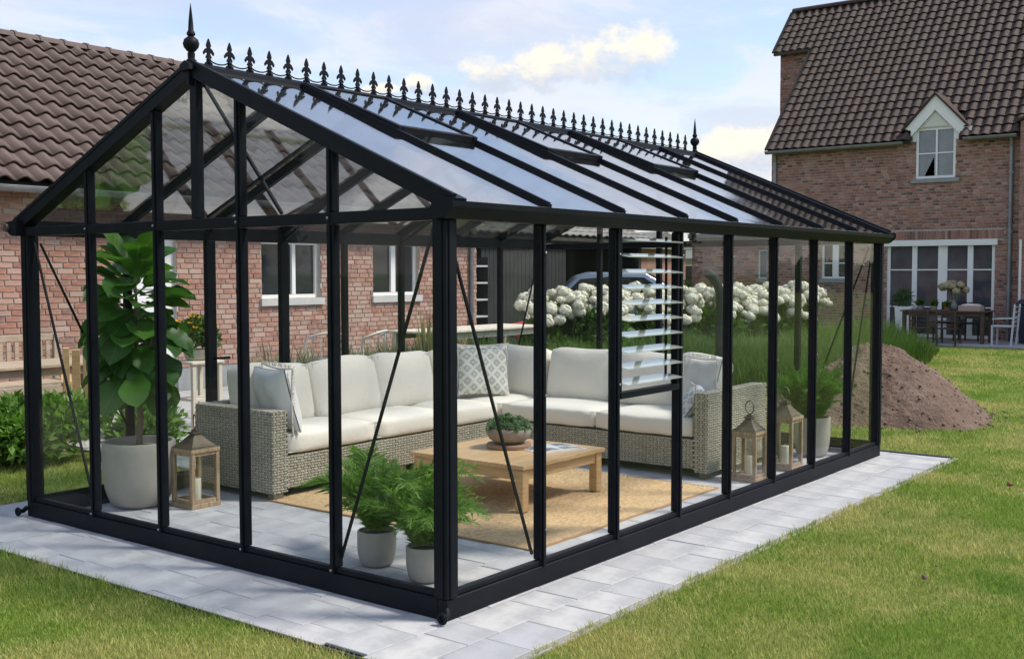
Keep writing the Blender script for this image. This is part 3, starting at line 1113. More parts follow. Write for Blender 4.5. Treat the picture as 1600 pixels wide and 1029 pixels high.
# ridge
rb = MB()
rb.prism([(-.05, HM - .05, HA - .01), (-.05, HM + .05, HA - .01), (-.05, HM + .045, HA + .022), (-.05, HM, HA + .045), (-.05, HM - .045, HA + .022)], (GL + .10, 0, 0))
rb.box(-.03, GL + .03, HM - .014, HM + .014, HA - .09, HA - .012)
rb.build('ridge_bar', BLACK, gh)
for s_ in (0, 1):
    f = (lambda y: y) if s_ == 0 else (lambda y: GW - y)
    for x in PXS:
        b = MB().bar((x, f(-.03), HE + SLP * -.03 + .004), (x, f(HM - .04), HA - SLP * .04 + .004), .034, .058, (0, 0, 1))
        b.bar((x, f(-.035), HE + SLP * -.035 + .038), (x, f(HM - .05), HA - SLP * .05 + .038), .022, .012, (0, 0, 1))
        b.build('glazing_bar', BLACK, gh)
    # roof panes
    xs = [.02, *PXS, GL - .02]
    for i in range(8):
        vent = s_ == 0 and i in (1, 3, 5)
        y0, y1 = -.045, (1.14 if vent else HM - .045)
        z0, z1 = HE + SLP * y0 + .016, HE + SLP * y1 + .016
        MB().prism([(xs[i] + .014, f(y0), z0), (xs[i] + .014, f(y1), z1), (xs[i] + .014, f(y1), z1 + .005), (xs[i] + .014, f(y0), z0 + .005)], (xs[i + 1] - xs[i] - .028, 0, 0)).build('roof_pane', ROOFGLASS, gh)
        if vent:
            # hinged at the ridge, propped open a little at the foot
            V = Matrix.Translation((0, HM - .05, HA - SLP * .05 + .034)) @ Matrix.Rotation(math.atan(SLP), 4, 'X') @ Matrix.Rotation(R(-0.8), 4, 'X')
            ln = .88
            a, c = xs[i] + .004, xs[i + 1] - .004
            fb = MB(V)
            fb.box(a, a + .045, -ln, 0, -.022, .018).box(c - .038, c, -ln, 0, -.022, .018)
            fb.box(a + .046, c - .046, -ln, -ln + .04, -.022, .016).box(a + .046, c - .046, -.04, 0, -.03, .018)
            vf = fb.build('roof_vent', BLACK, gh, bevel=.003)
            MB(V).box(a + .04, c - .04, -ln + .04, -.035, .004, .009).build('pane', ROOFGLASS, vf)
            st = MB().tube([((a + c) / 2, 1.20, zr(1.20) - .10), ((a + c) / 2, 1.10, zr(1.10) + .06)], .009, 6)
            st.build('opener', BLACK, vf)
# cresting on the ridge
half = [(0, .150), (.010, .128), (.016, .108), (.010, .096), (.024, .088), (.038, .068), (.034, .054), (.026, .062), (.014, .072), (.009, .060), (.018, .046), (.020, .038), (.010, .034), (.010, .018), (.026, .008), (.026, .0)]
poly = [(u, 0, z) for u, z in half] + [(-u, 0, z) for u, z in reversed(half[1:])]
fb = MB().prism([(u, -.005, z) for u, _, z in poly], (0, .010, 0))
fb.lathe([(.0, 0), (.012, .006), (.014, .03), (.006, .04)], 8, (0, 0, 0))
fle = fb.mesh('fleuron', BLACK)
swag = MB()
N_ = 8
arc = [Vector((.066 * math.cos(math.pi * (1 + k / N_)), 0, .034 + .026 * math.sin(math.pi * (1 + k / N_)))) for k in range(N_ + 1)]
swag.tube(arc, .0045, 5)
swm = swag.mesh('swag', BLACK)
nf = 39
for k in range(nf):
    x = .120 + k * .1505
    o = obj('fleuron', fle, gh)
    o.location = (x, HM, HA + .044)
    if k < nf - 1:
        o = obj('swag', swm, gh)
        o.location = (x + .0752, HM, HA + .046)
spire = [(.030, 0), (.030, .02), (.020, .03), (.022, .06), (.016, .066), (.026, .075), (.042, .095), (.047, .115), (.040, .138), (.022, .152), (.016, .158), (.025, .166), (.024, .176), (.016, .19), (.013, .24), (.007, .30), (.001, .345)]
for x in (.0, GL):
    MB().lathe(spire, 16, (x, HM, HA + .03)).build('spire', BLACK, gh, smooth=40)


# wall panes
def pane_poly(pts, d, parent=gh, name='pane', mt=GLASS):
    return MB().prism(pts, d).build(name, mt, parent)


xs = [.04, *PXS, GL - .04]
for y in (.027, GW - .031):
    for i in range(8):
        a, c = xs[i] + (.03 if i == 0 else .022), xs[i + 1] - (.03 if i == 7 else .022)
        if y < 1 and i == 2:
            pane_poly([(a, y, .137), (c, y, .137), (c, y, .928), (a, y, .928)], (0, .004, 0))
            continue
        pane_poly([(a, y, .137), (c, y, .137), (c, y, 1.93), (a, y, 1.93)], (0, .004, 0))
ys = [.04, *PYS, GW - .04]
for x in (.027, GL - .031):
    for i in range(5):
        a, c = ys[i] + .024, ys[i + 1] - .024
        pane_poly([(x, a, .137), (x, c, .137), (x, c, 1.927), (x, a, 1.927)], (.004, 0, 0))
    gy = [.0, PYS[0], PYS[1], HM, PYS[2], PYS[3], GW]
    for a, c in zip(gy[:-1], gy[1:]):
        a2, c2 = a + (.10 if a == 0 else .024), c - (.10 if c == GW else .024)
        za, zc = zr(a2) - .036, zr(c2) - .036
        pane_poly([(x, a2, 1.99), (x, c2, 1.99), (x, c2, zc), (x, a2, za)], (.004, 0, 0), name='gable_pane')

# louvred window in the third bay
lx0, lx1 = PXS[1] + .026, PXS[2] - .026
lv = MB()
lv.box(lx0, lx1, -.006, .052, .930, .968)
lv.box(lx0, lx0 + .02, .0, .05, .970, 1.928).box(lx1 - .02, lx1, .0, .05, .970, 1.928)
lw_ = lv.build('louvre_window', BLACK, gh, bevel=.003)
for k in range(10):
    zc = 1.022 + k * .0945
    Tm = Matrix.Translation((0, .022, zc)) @ Matrix.Rotation(R(9), 4, 'X')
    MB(Tm).box(lx0 + .022, lx1 - .022, -.062, .066, -.003, .003).build('louvre_blade', LOUVREGLASS, lw_)
    for xx in (lx1 - .075,):
        MB(Tm).box(xx, xx + .05, -.05, .05, -.013, .0).build('blade_clip', BLACK, lw_)
MB().box(lx1 - .07, lx1 - .058, .055, .067, 1.0, 1.9).build('link_bar', BLACK, lw_)
# bracing rods
for a, c in (((.035, .10, 1.90), (.035, .77, .16)), ((.08, .060, 1.90), (.77, .060, .16)),
             ((.035, GW - .10, 1.88), (.035, GW - .77, .16)), ((.10, GW - .06, 1.88), (.77, GW - .06, .5)),
             ((GL - .09, .060, 1.90), (GL - .74, .060, .16)), ((GL - .06, .10, 1.90), (GL - .06, .75, .16)), ((GL - .1, GW - .06, 1.9), (GL - .75, GW - .06, .16))):
    MB().bar(Vector(a) + Vector((.012, .012, 0)), Vector(c) + Vector((.012, .012, 0)), .013, .013).build('brace', BLACK, gh)
for a, c in (((.075, HM - .02, HA - .08), (.075, PYS[0] + .45, 2.0)), ((.075, PYS[0] + .1, 2.42), (.075, HM - .03, 2.0))):
    MB().bar(a, c, .016, .016, (1, 0, 0)).build('brace', BLACK, gh)
# truss across the middle of the room
for x in (PXS[2], PXS[4]):
    tr_ = MB()
    for s_ in (0, 1):
        f = (lambda y: y) if s_ == 0 else (lambda y: GW - y)
        tr_.bar((x, f(.04), 1.95), (x, f(.60), zr(.60) - .02), .022, .022, (1, 0, 0))
    tr_.bar((x, HM - .45, zr(HM - .45) - .03), (x, HM + .45, zr(HM - .45) - .03), .022, .022, (1, 0, 0))
    tr_.build('roof_truss', BLACK, gh)
# door leaf in the back wall: handle and lock
dh = MB().tube([(PXS[1] + .02, GW - .055, 1.0), (PXS[1] + .02, GW - .10, 1.0), (PXS[1] + .13, GW - .10, 1.0)], .01, 6)
dh.build('door_handle', BLACK, gh)
bolt = MB().lathe([(.011, 0), (.011, .004), (.007, .007), (.0, .008)], 10).mesh('bolt', ZINC)
spots = [((.0, y, 1.958), 'x') for y in PYS] + [((.0, y, .122), 'x') for y in PYS] + [((x, -.013, z), 'y') for x in PXS for z in (.30, 1.02, 1.78)]
for (x, y, z), ax in spots:
    o = obj('bolt', bolt, gh)
    o.matrix_local = Matrix.Translation((x - (.012 if ax == 'x' else 0), y, z)) @ (Matrix.Rotation(R(-90), 4, 'Y') if ax == 'x' else Matrix.Rotation(R(90), 4, 'X')) @ Matrix.Diagonal((.7, .7, .7, 1))
# ------------------------------------------------------------------ furniture in the glasshouse
FABRIC = mat('cream_canvas', (.79, .745, .655), .9, spec=.2, sheen=.15, noise=(3, (.73, .685, .60), .4), bump=(11, .35, .016))
PIPING = mat('cream_piping', (.62, .60, .55), .9)
WICKER = mat('grey_wicker', rough=.75, cols=[(.36, .34, .265), (.42, .395, .315), (.31, .29, .225), (.47, .445, .365), (.39, .365, .285)], noise=(2, (.43, .41, .33), .4))
WICKDARK = mat('wicker_core', (.14, .125, .095), .9)
OAK = mat('light_oak', rough=.55, base=(.56, .37, .185), grain=((6, 6, 70), (.43, .26, .115), .7), noise=(2, (.60, .41, .22), .5))
OAKX = mat('light_oak_boards', rough=.5, base=(.60, .405, .21), cols=[(.56, .37, .18), (.62, .42, .22), (.59, .40, .21)], grain=((5, 75, 20), (.46, .285, .13), .7))
OLDWOOD = mat('weathered_wood', rough=.8, base=(.36, .255, .155), grain=((60, 60, 6), (.21, .14, .085), .8), noise=(5, (.43, .33, .22), .6))
SILVERWOOD = mat('silvered_teak', rough=.85, base=(.40, .32, .235), grain=((8, 40, 40), (.28, .22, .16), .7), noise=(4, (.46, .38, .29), .5))
CREAMWOOD = mat('cream_painted_wood', (.60, .55, .45), .7, noise=(5, (.50, .45, .36), .6))
CONCRETE = mat('pale_concrete_pot', (.40, .375, .32), .85, noise=(6, (.33, .31, .265), .6), bump=(60, .2, .003), stain=(2.5, (.35, .32, .27), .55, .8))
SOIL = mat('potting_soil', (.045, .032, .022), .95, bump=(60, 1, .01))
RUSTCAP = mat('aged_bronze_cap', (.085, .068, .05), .6, metal=.4, noise=(12, (.16, .13, .095), .7))
WAX = mat('candle_wax', (.80, .74, .62), .5, spec=.4)

RUG = bpy.data.materials.new('jute_rug')
RUG.use_nodes = True
t = NT(RUG.node_tree)
out = t.n('ShaderNodeOutputMaterial')
p = t.n('ShaderNodeBsdfPrincipled')
co = t.n('ShaderNodeTexCoord').outputs['Object']
f1 = t.noise(t.scale(co, (14, 120, 1)), 1.0, 4, .6, .6)
f2 = t.noise(co, 42, 5, .7)
c = t.mix(t.smooth(f1, .35, .65), (.57, .39, .215), (.72, .53, .315))
c = t.mix(t.smooth(f2, .42, .62, 0, .75), c, (.44, .30, .155))
t.link(c, p.inputs['Base Color'])
p.inputs['Roughness'].default_value = .95
p.inputs['Specular IOR Level'].default_value = .1
bn = t.n('ShaderNodeBump')
bn.inputs['Strength'].default_value = .8
bn.inputs['Distance'].default_value = .01
t.link(t.math('ADD', f1, t.math('MULTIPLY', f2, .6)), bn.inputs['Height'])
t.link(bn.outputs[0], p.inputs['Normal'])
t.link(p.outputs[0], out.inputs[0])


def rug():
    nx, ny = 150, 140
    x = np.linspace(1.33, 3.74, nx)
    y = np.linspace(.47, 2.93, ny)
    Xg, Yg = np.meshgrid(x, y, indexing='ij')
    Zg = .010 + .003 * np.sin((Yg + .003 * np.sin(Xg * 40)) * 2 * np.pi / .035) + .0015 * RNG.standard_normal(Xg.shape)
    ex = .004 * RNG.standard_normal(Xg.shape)
    V = np.stack([Xg + ex, Yg, Zg], -1).reshape(-1, 3)
    i = np.arange((nx - 1) * (ny - 1))
    a = (i // (ny - 1)) * ny + i % (ny - 1)
    F = np.stack([a, a + ny, a + ny + 1, a + 1], 1)
    r = tag(obj('rug', np_mesh('rug', V, F, RUG)), 'woven golden jute rug under the low oak table', 'rug')
    e = MB().box(1.322, 3.748, .462, .478, .001, .011).box(1.322, 3.748, 2.922, 2.938, .001, .011).box(1.322, 1.338, .479, 2.921, .001, .011).box(3.732, 3.748, .479, 2.921, .001, .011)
    e.build('hem', mat('jute_hem', (.40, .245, .11), .95), r)


rug()


def weave_panel(acc, o, u, v, n, lu, lv, pu=.034, pv=.019):
    """little cushions of cane over a panel: alternately lying and standing strands"""
    o, u, v, n = (np.array(q, float) for q in (o, u, v, n))
    nu, nv = max(1, int(lu / pu)), max(1, int(lv / pv))
    pu, pv = lu / nu, lv / nv
    i, j = np.meshgrid(np.arange(nu), np.arange(nv), indexing='ij')
    i, j = i.ravel(), j.ravel()
    odd = (i + j) % 2
    k = len(i)
    cu, cv = (i + .5) * pu + RNG.normal(0, .0008, k), (j + .5) * pv + RNG.normal(0, .0008, k)
    hu = np.where(odd, pu * .62, pu * .24)
    hv = np.where(odd, pv * .36, pv * .56)
    h = np.where(odd, .006, .0045) * RNG.uniform(.8, 1.2, k)
    P = []
    for s, q, z in ((-1, -1, 0), (1, -1, 0), (1, 1, 0), (-1, 1, 0), (-.62, -.62, 1), (.62, -.62, 1), (.62, .62, 1), (-.62, .62, 1)):
        P.append(o + np.outer(cu + hu * s, u) + np.outer(cv + hv * q, v) + np.outer(h * z, n))
    V = np.stack(P, 1).reshape(-1, 3)
    b = np.arange(k)[:, None] * 8
    F = np.concatenate([b + np.array(q) for q in ((4, 5, 6, 7), (0, 1, 5, 4), (1, 2, 6, 5), (2, 3, 7, 6), (3, 0, 4, 7))])
    acc.append((V, F))


def join_np(acc):
    n0, Vs, Fs = 0, [], []
    for V, F in acc:
        Vs.append(V)
        Fs.append(F + n0)
        n0 += len(V)
    return np.concatenate(Vs), np.concatenate(Fs)


def soft_box(name, sx, sy, sz, mt, r=.05, crown=.02, n=10, cr=None):
    """box cushion: rounded edges, slightly crowned faces"""
    V, F = [], []

    def idx(p):
        V.append(p)
        return len(V) - 1
    for ax in range(3):
        for sg in (-1, 1):
            g = [[None] * (n + 1) for _ in range(n + 1)]
            for i in range(n + 1):
                for j in range(n + 1):
                    a, b_ = math.tan((2 * i / n - 1) * math.pi / 4), math.tan((2 * j / n - 1) * math.pi / 4)
                    q = [0, 0, 0]
                    q[ax], q[(ax + 1) % 3], q[(ax + 2) % 3] = sg, a, b_
                    h = Vector((sx / 2, sy / 2, sz / 2))
                    P = Vector((q[0] * h.x, q[1] * h.y, q[2] * h.z))
                    inn = Vector([max(-h[k] + r, min(h[k] - r, P[k])) for k in range(3)])
                    d = P - inn
                    P = inn + d.normalized() * r if d.length > 1e-6 else P
                    bul = [(1 - (P[(k + 1) % 3] / h[(k + 1) % 3]) ** 2) * (1 - (P[(k + 2) % 3] / h[(k + 2) % 3]) ** 2) for k in range(3)]
                    P = Vector([P[k] + (cr[k] if cr else crown) * max(0, bul[k]) * (P[k] / h[k]) for k in range(3)])
                    P += Vector((0, 0, .003 * math.sin(P.x * 23 + sx * 9) * math.sin(P.y * 19 + 1)))
                    g[i][j] = idx(P)
            for i in range(n):
                for j in range(n):
                    f = (g[i][j], g[i + 1][j], g[i + 1][j + 1], g[i][j + 1])
                    F.append(f if sg > 0 else f[::-1])
    b = MB()
    b.v, b.f = V, F
    me = b.mesh(name, mt, recalc=False)
    bm = bmesh.new()
    bm.from_mesh(me)
    bmesh.ops.remove_doubles(bm, verts=bm.verts[:], dist=1e-4)
    bm.to_mesh(me)
    bm.free()
    me.polygons.foreach_set('use_smooth', [True] * len(me.polygons))
    return me


def pillow_mesh(name, w, h, t_, mt, n=22, seed=0):
    """scatter cushion: two bulged faces meeting in a seam, corners drawn out; stands in x-z, faces +-y"""
    V, F = [], []
    for sg in (-1, 1):
        o = len(V)
        for i in range(n + 1):
            for j in range(n + 1):
                u, v = 2 * i / n - 1, 2 * j / n - 1
                e = (max(0, 1 - abs(u) ** 2.6) * max(0, 1 - abs(v) ** 2.6)) ** .55
                pin = 1 - .07 * (1 - u * u) * abs(v) ** 3
                pin2 = 1 - .07 * (1 - v * v) * abs(u) ** 3
                wr = .010 * math.sin(u * 7 + seed) * math.sin(v * 5 + seed * 2) * e
                V.append((u * w / 2 * pin2, sg * (t_ / 2 * e + .004) + wr, v * h / 2 * pin))
        for i in range(n):
            for j in range(n):
                a = o + i * (n + 1) + j
                f = (a, a + n + 1, a + n + 2, a + 1)
                F.append(f if sg < 0 else f[::-1])
    b = MB()
    b.v, b.f = V, F
    me = b.mesh(name, mt, recalc=False)
    me.polygons.foreach_set('use_smooth', [True] * len(me.polygons))
    return me


def make_sofa():
    sf = thing('corner_sofa', 'L-shaped grey wicker corner sofa with cream seat and back cushions', 'sofa', (1.33, 2.82, 0))
    ax0, ax1, ay0, ay1, at = 1.33, 1.47, 2.83, 3.76, .665
    bx0, bx1, by0 = 4.0, 5.0, .69
    core = MB()
    core.box(ax0 + .008, ax1 - .008, ay0 + .008, ay1 - .008, .05, at - .008)              # left arm
    core.box(ax1 - .007, bx0 + .012, ay0 + .018, ay1 - .008, .07, .318)                        # long seat
    core.box(ax1 - .007, bx1 - .008, ay1 - .12, ay1 - .009, .319, at - .008)                  # long back
    core.box(bx0 + .018, bx1 - .008, by0 + .14, ay1 - .121, .07, .317)                        # short seat
    core.box(bx1 - .12, bx1 - .009, by0 + .14, ay1 - .122, .319, at - .010)                  # short back
    core.box(bx0 + .008, bx1 + .11, by0 + .008, by0 + .132, .05, at + .03)                     # right arm
    core.build('frame', WICKDARK, sf, bevel=.012, seg=2)
    acc = []
    X, Y, Z = (1, 0, 0), (0, 1, 0), (0, 0, 1)
    nX, nY = (-1, 0, 0), (0, -1, 0)
    weave_panel(acc, (ax0 + .008, ay0, .05), Y, Z, nX, ay1 - ay0, at - .06)
    weave_panel(acc, (ax0, ay0 + .008, .05), X, Z, nY, ax1 - ax0, at - .06)
    weave_panel(acc, (ax0 + .004, ay0, at - .008), Y, X, Z, ay1 - ay0, ax1 - ax0)
    weave_panel(acc, (ax1 - .008, ay0, .32), Y, Z, X, .9, at - .33)
    weave_panel(acc, (ax1, ay0 + .018, .075), X, Z, nY, bx0 - ax1, .24)
    weave_panel(acc, (bx0 + .018, by0 + .14, .075), Y, Z, nX, ay0 - by0 - .12, .24)
    weave_panel(acc, (ax1, ay1 - .008, .06), X, Z, Y, bx1 - ax1, at - .07)
    weave_panel(acc, (ax1, ay1 - .115, at - .008), X, Y, Z, bx1 - ax1, .105)
    weave_panel(acc, (bx0, by0 + .008, .05), X, Z, nY, bx1 + .11 - bx0, at - .025)
    weave_panel(acc, (bx0 + .008, by0, .05), Y, Z, nX, .135, at - .025)
    weave_panel(acc, (bx0, by0 + .004, at + .03), X, Y, Z, bx1 + .11 - bx0, .13)
    weave_panel(acc, (bx0, by0 + .132, .32), X, Z, Y, .95, at - .30)
    weave_panel(acc, (bx1 - .012, by0 + .13, .06), Y, Z, X, ay1 - by0 - .14, at - .07)
    V, F = join_np(acc)
    V = V - np.array(root_loc(sf))
    obj('wicker_weave', np_mesh('wicker_weave', V, F, WICKER), sf)['kind'] = 'stuff'
    for x, y in ((1.37, 2.86), (1.37, 3.71), (2.7, 2.87), (4.05, .74), (5.03, .74), (4.95, 3.7), (4.06, 2.0), (2.7, 3.7)):
        MB().box(x - .03, x + .06, y - .02, y + .04, .002 if y < 2.9 and x < 4 else .001, .07).build('foot', WICKDARK, sf)

    def seat(x0, x1, y0, y1):
        me = soft_box('seat_cushion', x1 - x0 - .008, y1 - y0 - .008, .165, FABRIC, .04, .016)
        o = obj('seat_cushion', me, sf)
        o.location = Vector(((x0 + x1) / 2, (y0 + y1) / 2, .402)) - root_loc(sf)
        pp = []
        w, d = (x1 - x0) / 2 - .02, (y1 - y0) / 2 - .02
        for zz in (.062, -.062):
            pr_ = MB().tube([(-w, -d - .004, zz), (w, -d - .004, zz), (w + .004, d, zz), (-w - .004, d, zz), (-w, -d - .004, zz)], .005, 5)
            q = obj('piping', pr_.mesh('piping', PIPING), o)
    for x0, x1 in ((1.475, 2.41), (2.41, 3.36), (3.36, 4.015)):
        seat(x0, x1, 2.835, 3.64)
    seat(4.015, 4.88, 2.835, 3.64)
    for y0, y1 in ((1.80, 2.832), (.835, 1.80)):
        seat(4.012, 4.88, y0, y1)

    def back(cx_, cy_, w, rz, tilt=14, h=.49, th=.19, z=.705, dx=0):
        me = soft_box('back_cushion', w, th, h, FABRIC, .045, .035, cr=(.012, .05, .006))
        # soft top: sag the middle, round the shoulders
        for v in me.vertices:
            if v.co.z > 0:
                v.co.z -= .012 * (abs(v.co.x) / (w / 2)) ** 3 + .008 * math.sin(v.co.x * 9 + cx_ * 5 + cy_)
        o = obj('back_cushion', me, sf)
        M = Matrix.Translation(Vector((cx_, cy_, z)) - root_loc(sf)) @ Matrix.Rotation(rz, 4, 'Z') @ Matrix.Rotation(R(-tilt), 4, 'X') @ Matrix.Rotation(R(dx), 4, 'Y')
        o.matrix_local = M
        q = MB().tube([(-w / 2 + .03, -th / 2 + .012, h / 2 - .035), (w / 2 - .03, -th / 2 + .012, h / 2 - .035), (w / 2 - .018, -th / 2 + .012, -h / 2 + .03), (-w / 2 + .018, -th / 2 + .012, -h / 2 + .03), (-w / 2 + .03, -th / 2 + .012, h / 2 - .035)], .005, 5)
        obj('piping', q.mesh('piping', PIPING), o)
    for x, w, d in ((1.86, .72, 2), (2.62, .76, -1), (3.36, .72, 1), (4.08, .66, -1)):
        back(x, 3.47, w, 0, dx=d)
    for y, w, d in ((3.10, .60, 2), (2.38, .72, -1), (1.68, .72, 1), (1.12, .46, 3)):
        back(4.73, y, w, R(-90), dx=d)
    return sf


make_sofa()


def pattern_fabric(name, bg_, fg, sc):
    mt = bpy.data.materials.new(name)
    mt.use_nodes = True
    t = NT(mt.node_tree)
    out = t.n('ShaderNodeOutputMaterial')
    p = t.n('ShaderNodeBsdfPrincipled')
    co = t.n('ShaderNodeTexCoord').outputs['Object']
    sp = t.n('ShaderNodeSeparateXYZ')
    t.link(t.scale(co, (sc, sc, sc)), sp.inputs[0])
    # diamond lattice of rounded leaves
    a = t.math('ADD', sp.outputs[0], sp.outputs[2])
    b = t.math('SUBTRACT', sp.outputs[0], sp.outputs[2])
    fa = t.math('ABSOLUTE', t.math('SUBTRACT', t.math('FRACT', a), .5))
    fb = t.math('ABSOLUTE', t.math('SUBTRACT', t.math('FRACT', b), .5))
    d = t.math('MAXIMUM', fa, fb)
    nz = t.math('MULTIPLY', t.math('SUBTRACT', t.noise(co, 45, 4, .6), .5), .35)
    ins = t.smooth(t.math('ADD', d, nz), .30, .38, 1, 0)
    core = t.smooth(t.math('ADD', d, nz), .06, .12)
    f = t.math('MULTIPLY', ins, core)
    t.link(t.mix(f, bg_, fg), p.inputs['Base Color'])
    p.inputs['Roughness'].default_value = .9
    p.inputs['Specular IOR Level'].default_value = .15
    t.link(p.outputs[0], out.inputs[0])
    return mt


def scatter(name_label, loc, w, h, th, mt, rz, tilt, roll=0, seed=0, fringe=None, group=None):
    root = thing('scatter_cushion', name_label, 'cushion', loc, group)
    root.rotation_euler = (0, 0, rz)
    c_ = obj('cover', pillow_mesh('cover', w, h, th, mt, seed=seed), root)
    c_.matrix_local = Matrix.Rotation(R(-tilt), 4, 'X') @ Matrix.Rotation(R(roll), 4, 'Y')
    q = MB()
    pts = []
    for k in range(41):
        a = k / 40 * 4
        sd, f = int(a) % 4, a % 1
        u, v = [(2 * f - 1, -1), (1, 2 * f - 1), (1 - 2 * f, 1), (-1, 1 - 2 * f)][sd]
        pts.append((u * w / 2 * (1 - .07 * (1 - v * v) * abs(u) ** 3), 0, v * h / 2 * (1 - .07 * (1 - u * u) * abs(v) ** 3)))
    q.tube(pts, .007, 5)
    if fringe:
        for k in range(260):
            a = random.uniform(0, 4)
            sd, f = int(a) % 4, a % 1
            u, v = [(2 * f - 1, -1), (1, 2 * f - 1), (1 - 2 * f, 1), (-1, 1 - 2 * f)][sd]
            p0 = Vector((u * w / 2 * .98, 0, v * h / 2 * .98))
            q.bar(p0, p0 + Vector((u * .03 * (abs(u) > .99), random.uniform(-.01, .01), v * .03 * (abs(v) > .99))), .0025, .0025, (0, 1, 0))
    o = obj('trim', q.mesh('trim', fringe or PIPING), root)
    o.matrix_local = c_.matrix_local.copy()
    return root


LINEN = mat('pale_blue_linen', (.76, .76, .745), .95, spec=.15, bump=(300, .3, .002), noise=(4, (.66, .68, .69), .5))
STRIPE = mat('natural_linen', (.66, .62, .545), .95, spec=.15, bump=(300, .3, .002))
FLUFF = mat('white_boucle', (.72, .71, .69), .95, spec=.1, bump=(160, .9, .01))
PATT = pattern_fabric('leaf_print_linen', (.70, .69, .64), (.43, .45, .41), 8.5)
PATT2 = pattern_fabric('blue_leaf_print', (.66, .67, .68), (.40, .43, .47), 9.5)
scatter('pale blue grey fringed cushion leaning on the left wicker arm of the sofa', (1.62, 3.12, .715), .60, .50, .21, LINEN, R(72), 14, 2, 1, fringe=STRIPE)
scatter('cushion with grey leaf lattice print in the inner corner of the sofa', (4.22, 3.20, .745), .52, .50, .16, PATT, R(-32), 16, 3, 2)
scatter('white fluffy cushion leaning on the right end of the sofa', (4.50, 1.02, .72), .48, .46, .17, FLUFF, R(-118), 16, -3, 3, fringe=FLUFF)
scatter('small blue grey print cushion lying low against the right arm of the sofa', (4.28, .98, .60), .40, .30, .14, PATT2, R(-145), 38, 4, 4)


# coffee table
def coffee_table():
    x0, x1, y0, y1, h = 2.06, 3.10, 1.09, 2.15, .345
    z0 = .016
    tb = thing('coffee_table', 'low square light oak coffee table on the jute rug', 'table', ((x0 + x1) / 2, (y0 + y1) / 2, z0))
    n = 7
    bm_ = block_mesh('plank', x1 - x0, (y1 - y0) / n - .003, .028, OAKX, .003)
    for k in range(n):
        o = obj('plank', bm_, tb)
        o.location = Vector(((x0 + x1) / 2, y0 + (k + .5) * (y1 - y0) / n, h - .028)) - root_loc(tb)
    MB().box(x0 + .02, x1 - .02, y0 + .02, y1 - .02, h - .034, h - .0285).build('subtop', OAK, tb)
    a = MB()
    for q in (y0 + .035, y1 - .06):
        a.box(x0 + .09, x1 - .09, q, q + .025, h - .11, h - .035)
    a.build('apron', OAK, tb, bevel=.002)
    a = MB()
    for q in (x0 + .035, x1 - .06):
        a.box(q, q + .025, y0 + .09, y1 - .09, h - .11, h - .035)
    a.build('apron', OAK, tb, bevel=.002)
    for x in (x0 + .02, x1 - .09):
        for y in (y0 + .02, y1 - .09):
            MB().box(x, x + .07, y, y + .07, z0, h - .035).build('leg', OAK, tb, bevel=.004)


coffee_table()


# leaves ------------------------------------------------------------
def leaf_mat(name, cols, t_=.3, rough=.45, spec=.4, vein=None, tint=(1.3, 1.5, .6)):
    mt = bpy.data.materials.new(name)
    mt.use_nodes = True
    t = NT(mt.node_tree)
    out = t.n('ShaderNodeOutputMaterial')
    c = t.ramp(rnd_value(t), [((i + .5) / len(cols), k) for i, k in enumerate(cols)])
    if vein:
        gen = t.n('ShaderNodeTexCoord').outputs['Generated']
        sp = t.n('ShaderNodeSeparateXYZ')
        t.link(gen, sp.inputs[0])
        ax = t.math('ABSOLUTE', t.math('SUBTRACT', sp.outputs[0], .5))
        mid = t.smooth(ax, .012, .03, 1, 0)
        w = t.math('FRACT', t.math('MULTIPLY', t.math('SUBTRACT', sp.outputs[1], t.math('MULTIPLY', ax, .55)), 9.0))
        sv = t.smooth(t.math('ABSOLUTE', t.math('SUBTRACT', w, .5)), .03, .08, .55, 0)
        c = t.mix(t.math('MAXIMUM', mid, sv), c, vein)
    p = t.n('ShaderNodeBsdfPrincipled')
    t.link(c, p.inputs['Base Color'])
    p.inputs['Roughness'].default_value = rough
    p.inputs['Specular IOR Level'].default_value = spec
    tr = t.n('ShaderNodeBsdfTranslucent')
    t.link(t.mix(1.0, c, tint, 'MULTIPLY'), tr.inputs[0])
    mx = t.n('ShaderNodeMixShader')
    mx.inputs[0].default_value = t_
    t.link(p.outputs[0], mx.inputs[1])
    t.link(tr.outputs[0], mx.inputs[2])
    t.link(mx.outputs[0], out.inputs[0])
    return mt


def leaf_cloud(P, D, size, width=.45, fold=.25, rng=RNG):
    """a folded two-triangle leaf at every point P growing along D"""
    n = len(P)
    D = D / np.maximum(np.linalg.norm(D, axis=1, keepdims=True), 1e-6)
    rv = rng.normal(size=(n, 3))
    sd = np.cross(D, rv)
    sd /= np.maximum(np.linalg.norm(sd, axis=1, keepdims=True), 1e-6)
    nr = np.cross(sd, D)
    s = (size * rng.uniform(.65, 1.25, n))[:, None]
    mid = P + D * s * .45 - nr * s * fold * .3
    A, B = P, P + D * s - nr * s * fold * .4
    Lf = mid + sd * s * width * .5 + nr * s * fold * .35
    Rt = mid - sd * s * width * .5 + nr * s * fold * .35
    V = np.stack([A, Rt, B, Lf], 1).reshape(-1, 3)
    b = np.arange(n)[:, None] * 4
    F = np.concatenate([b + np.array((0, 1, 2)), b + np.array((0, 2, 3))])
    return V, F


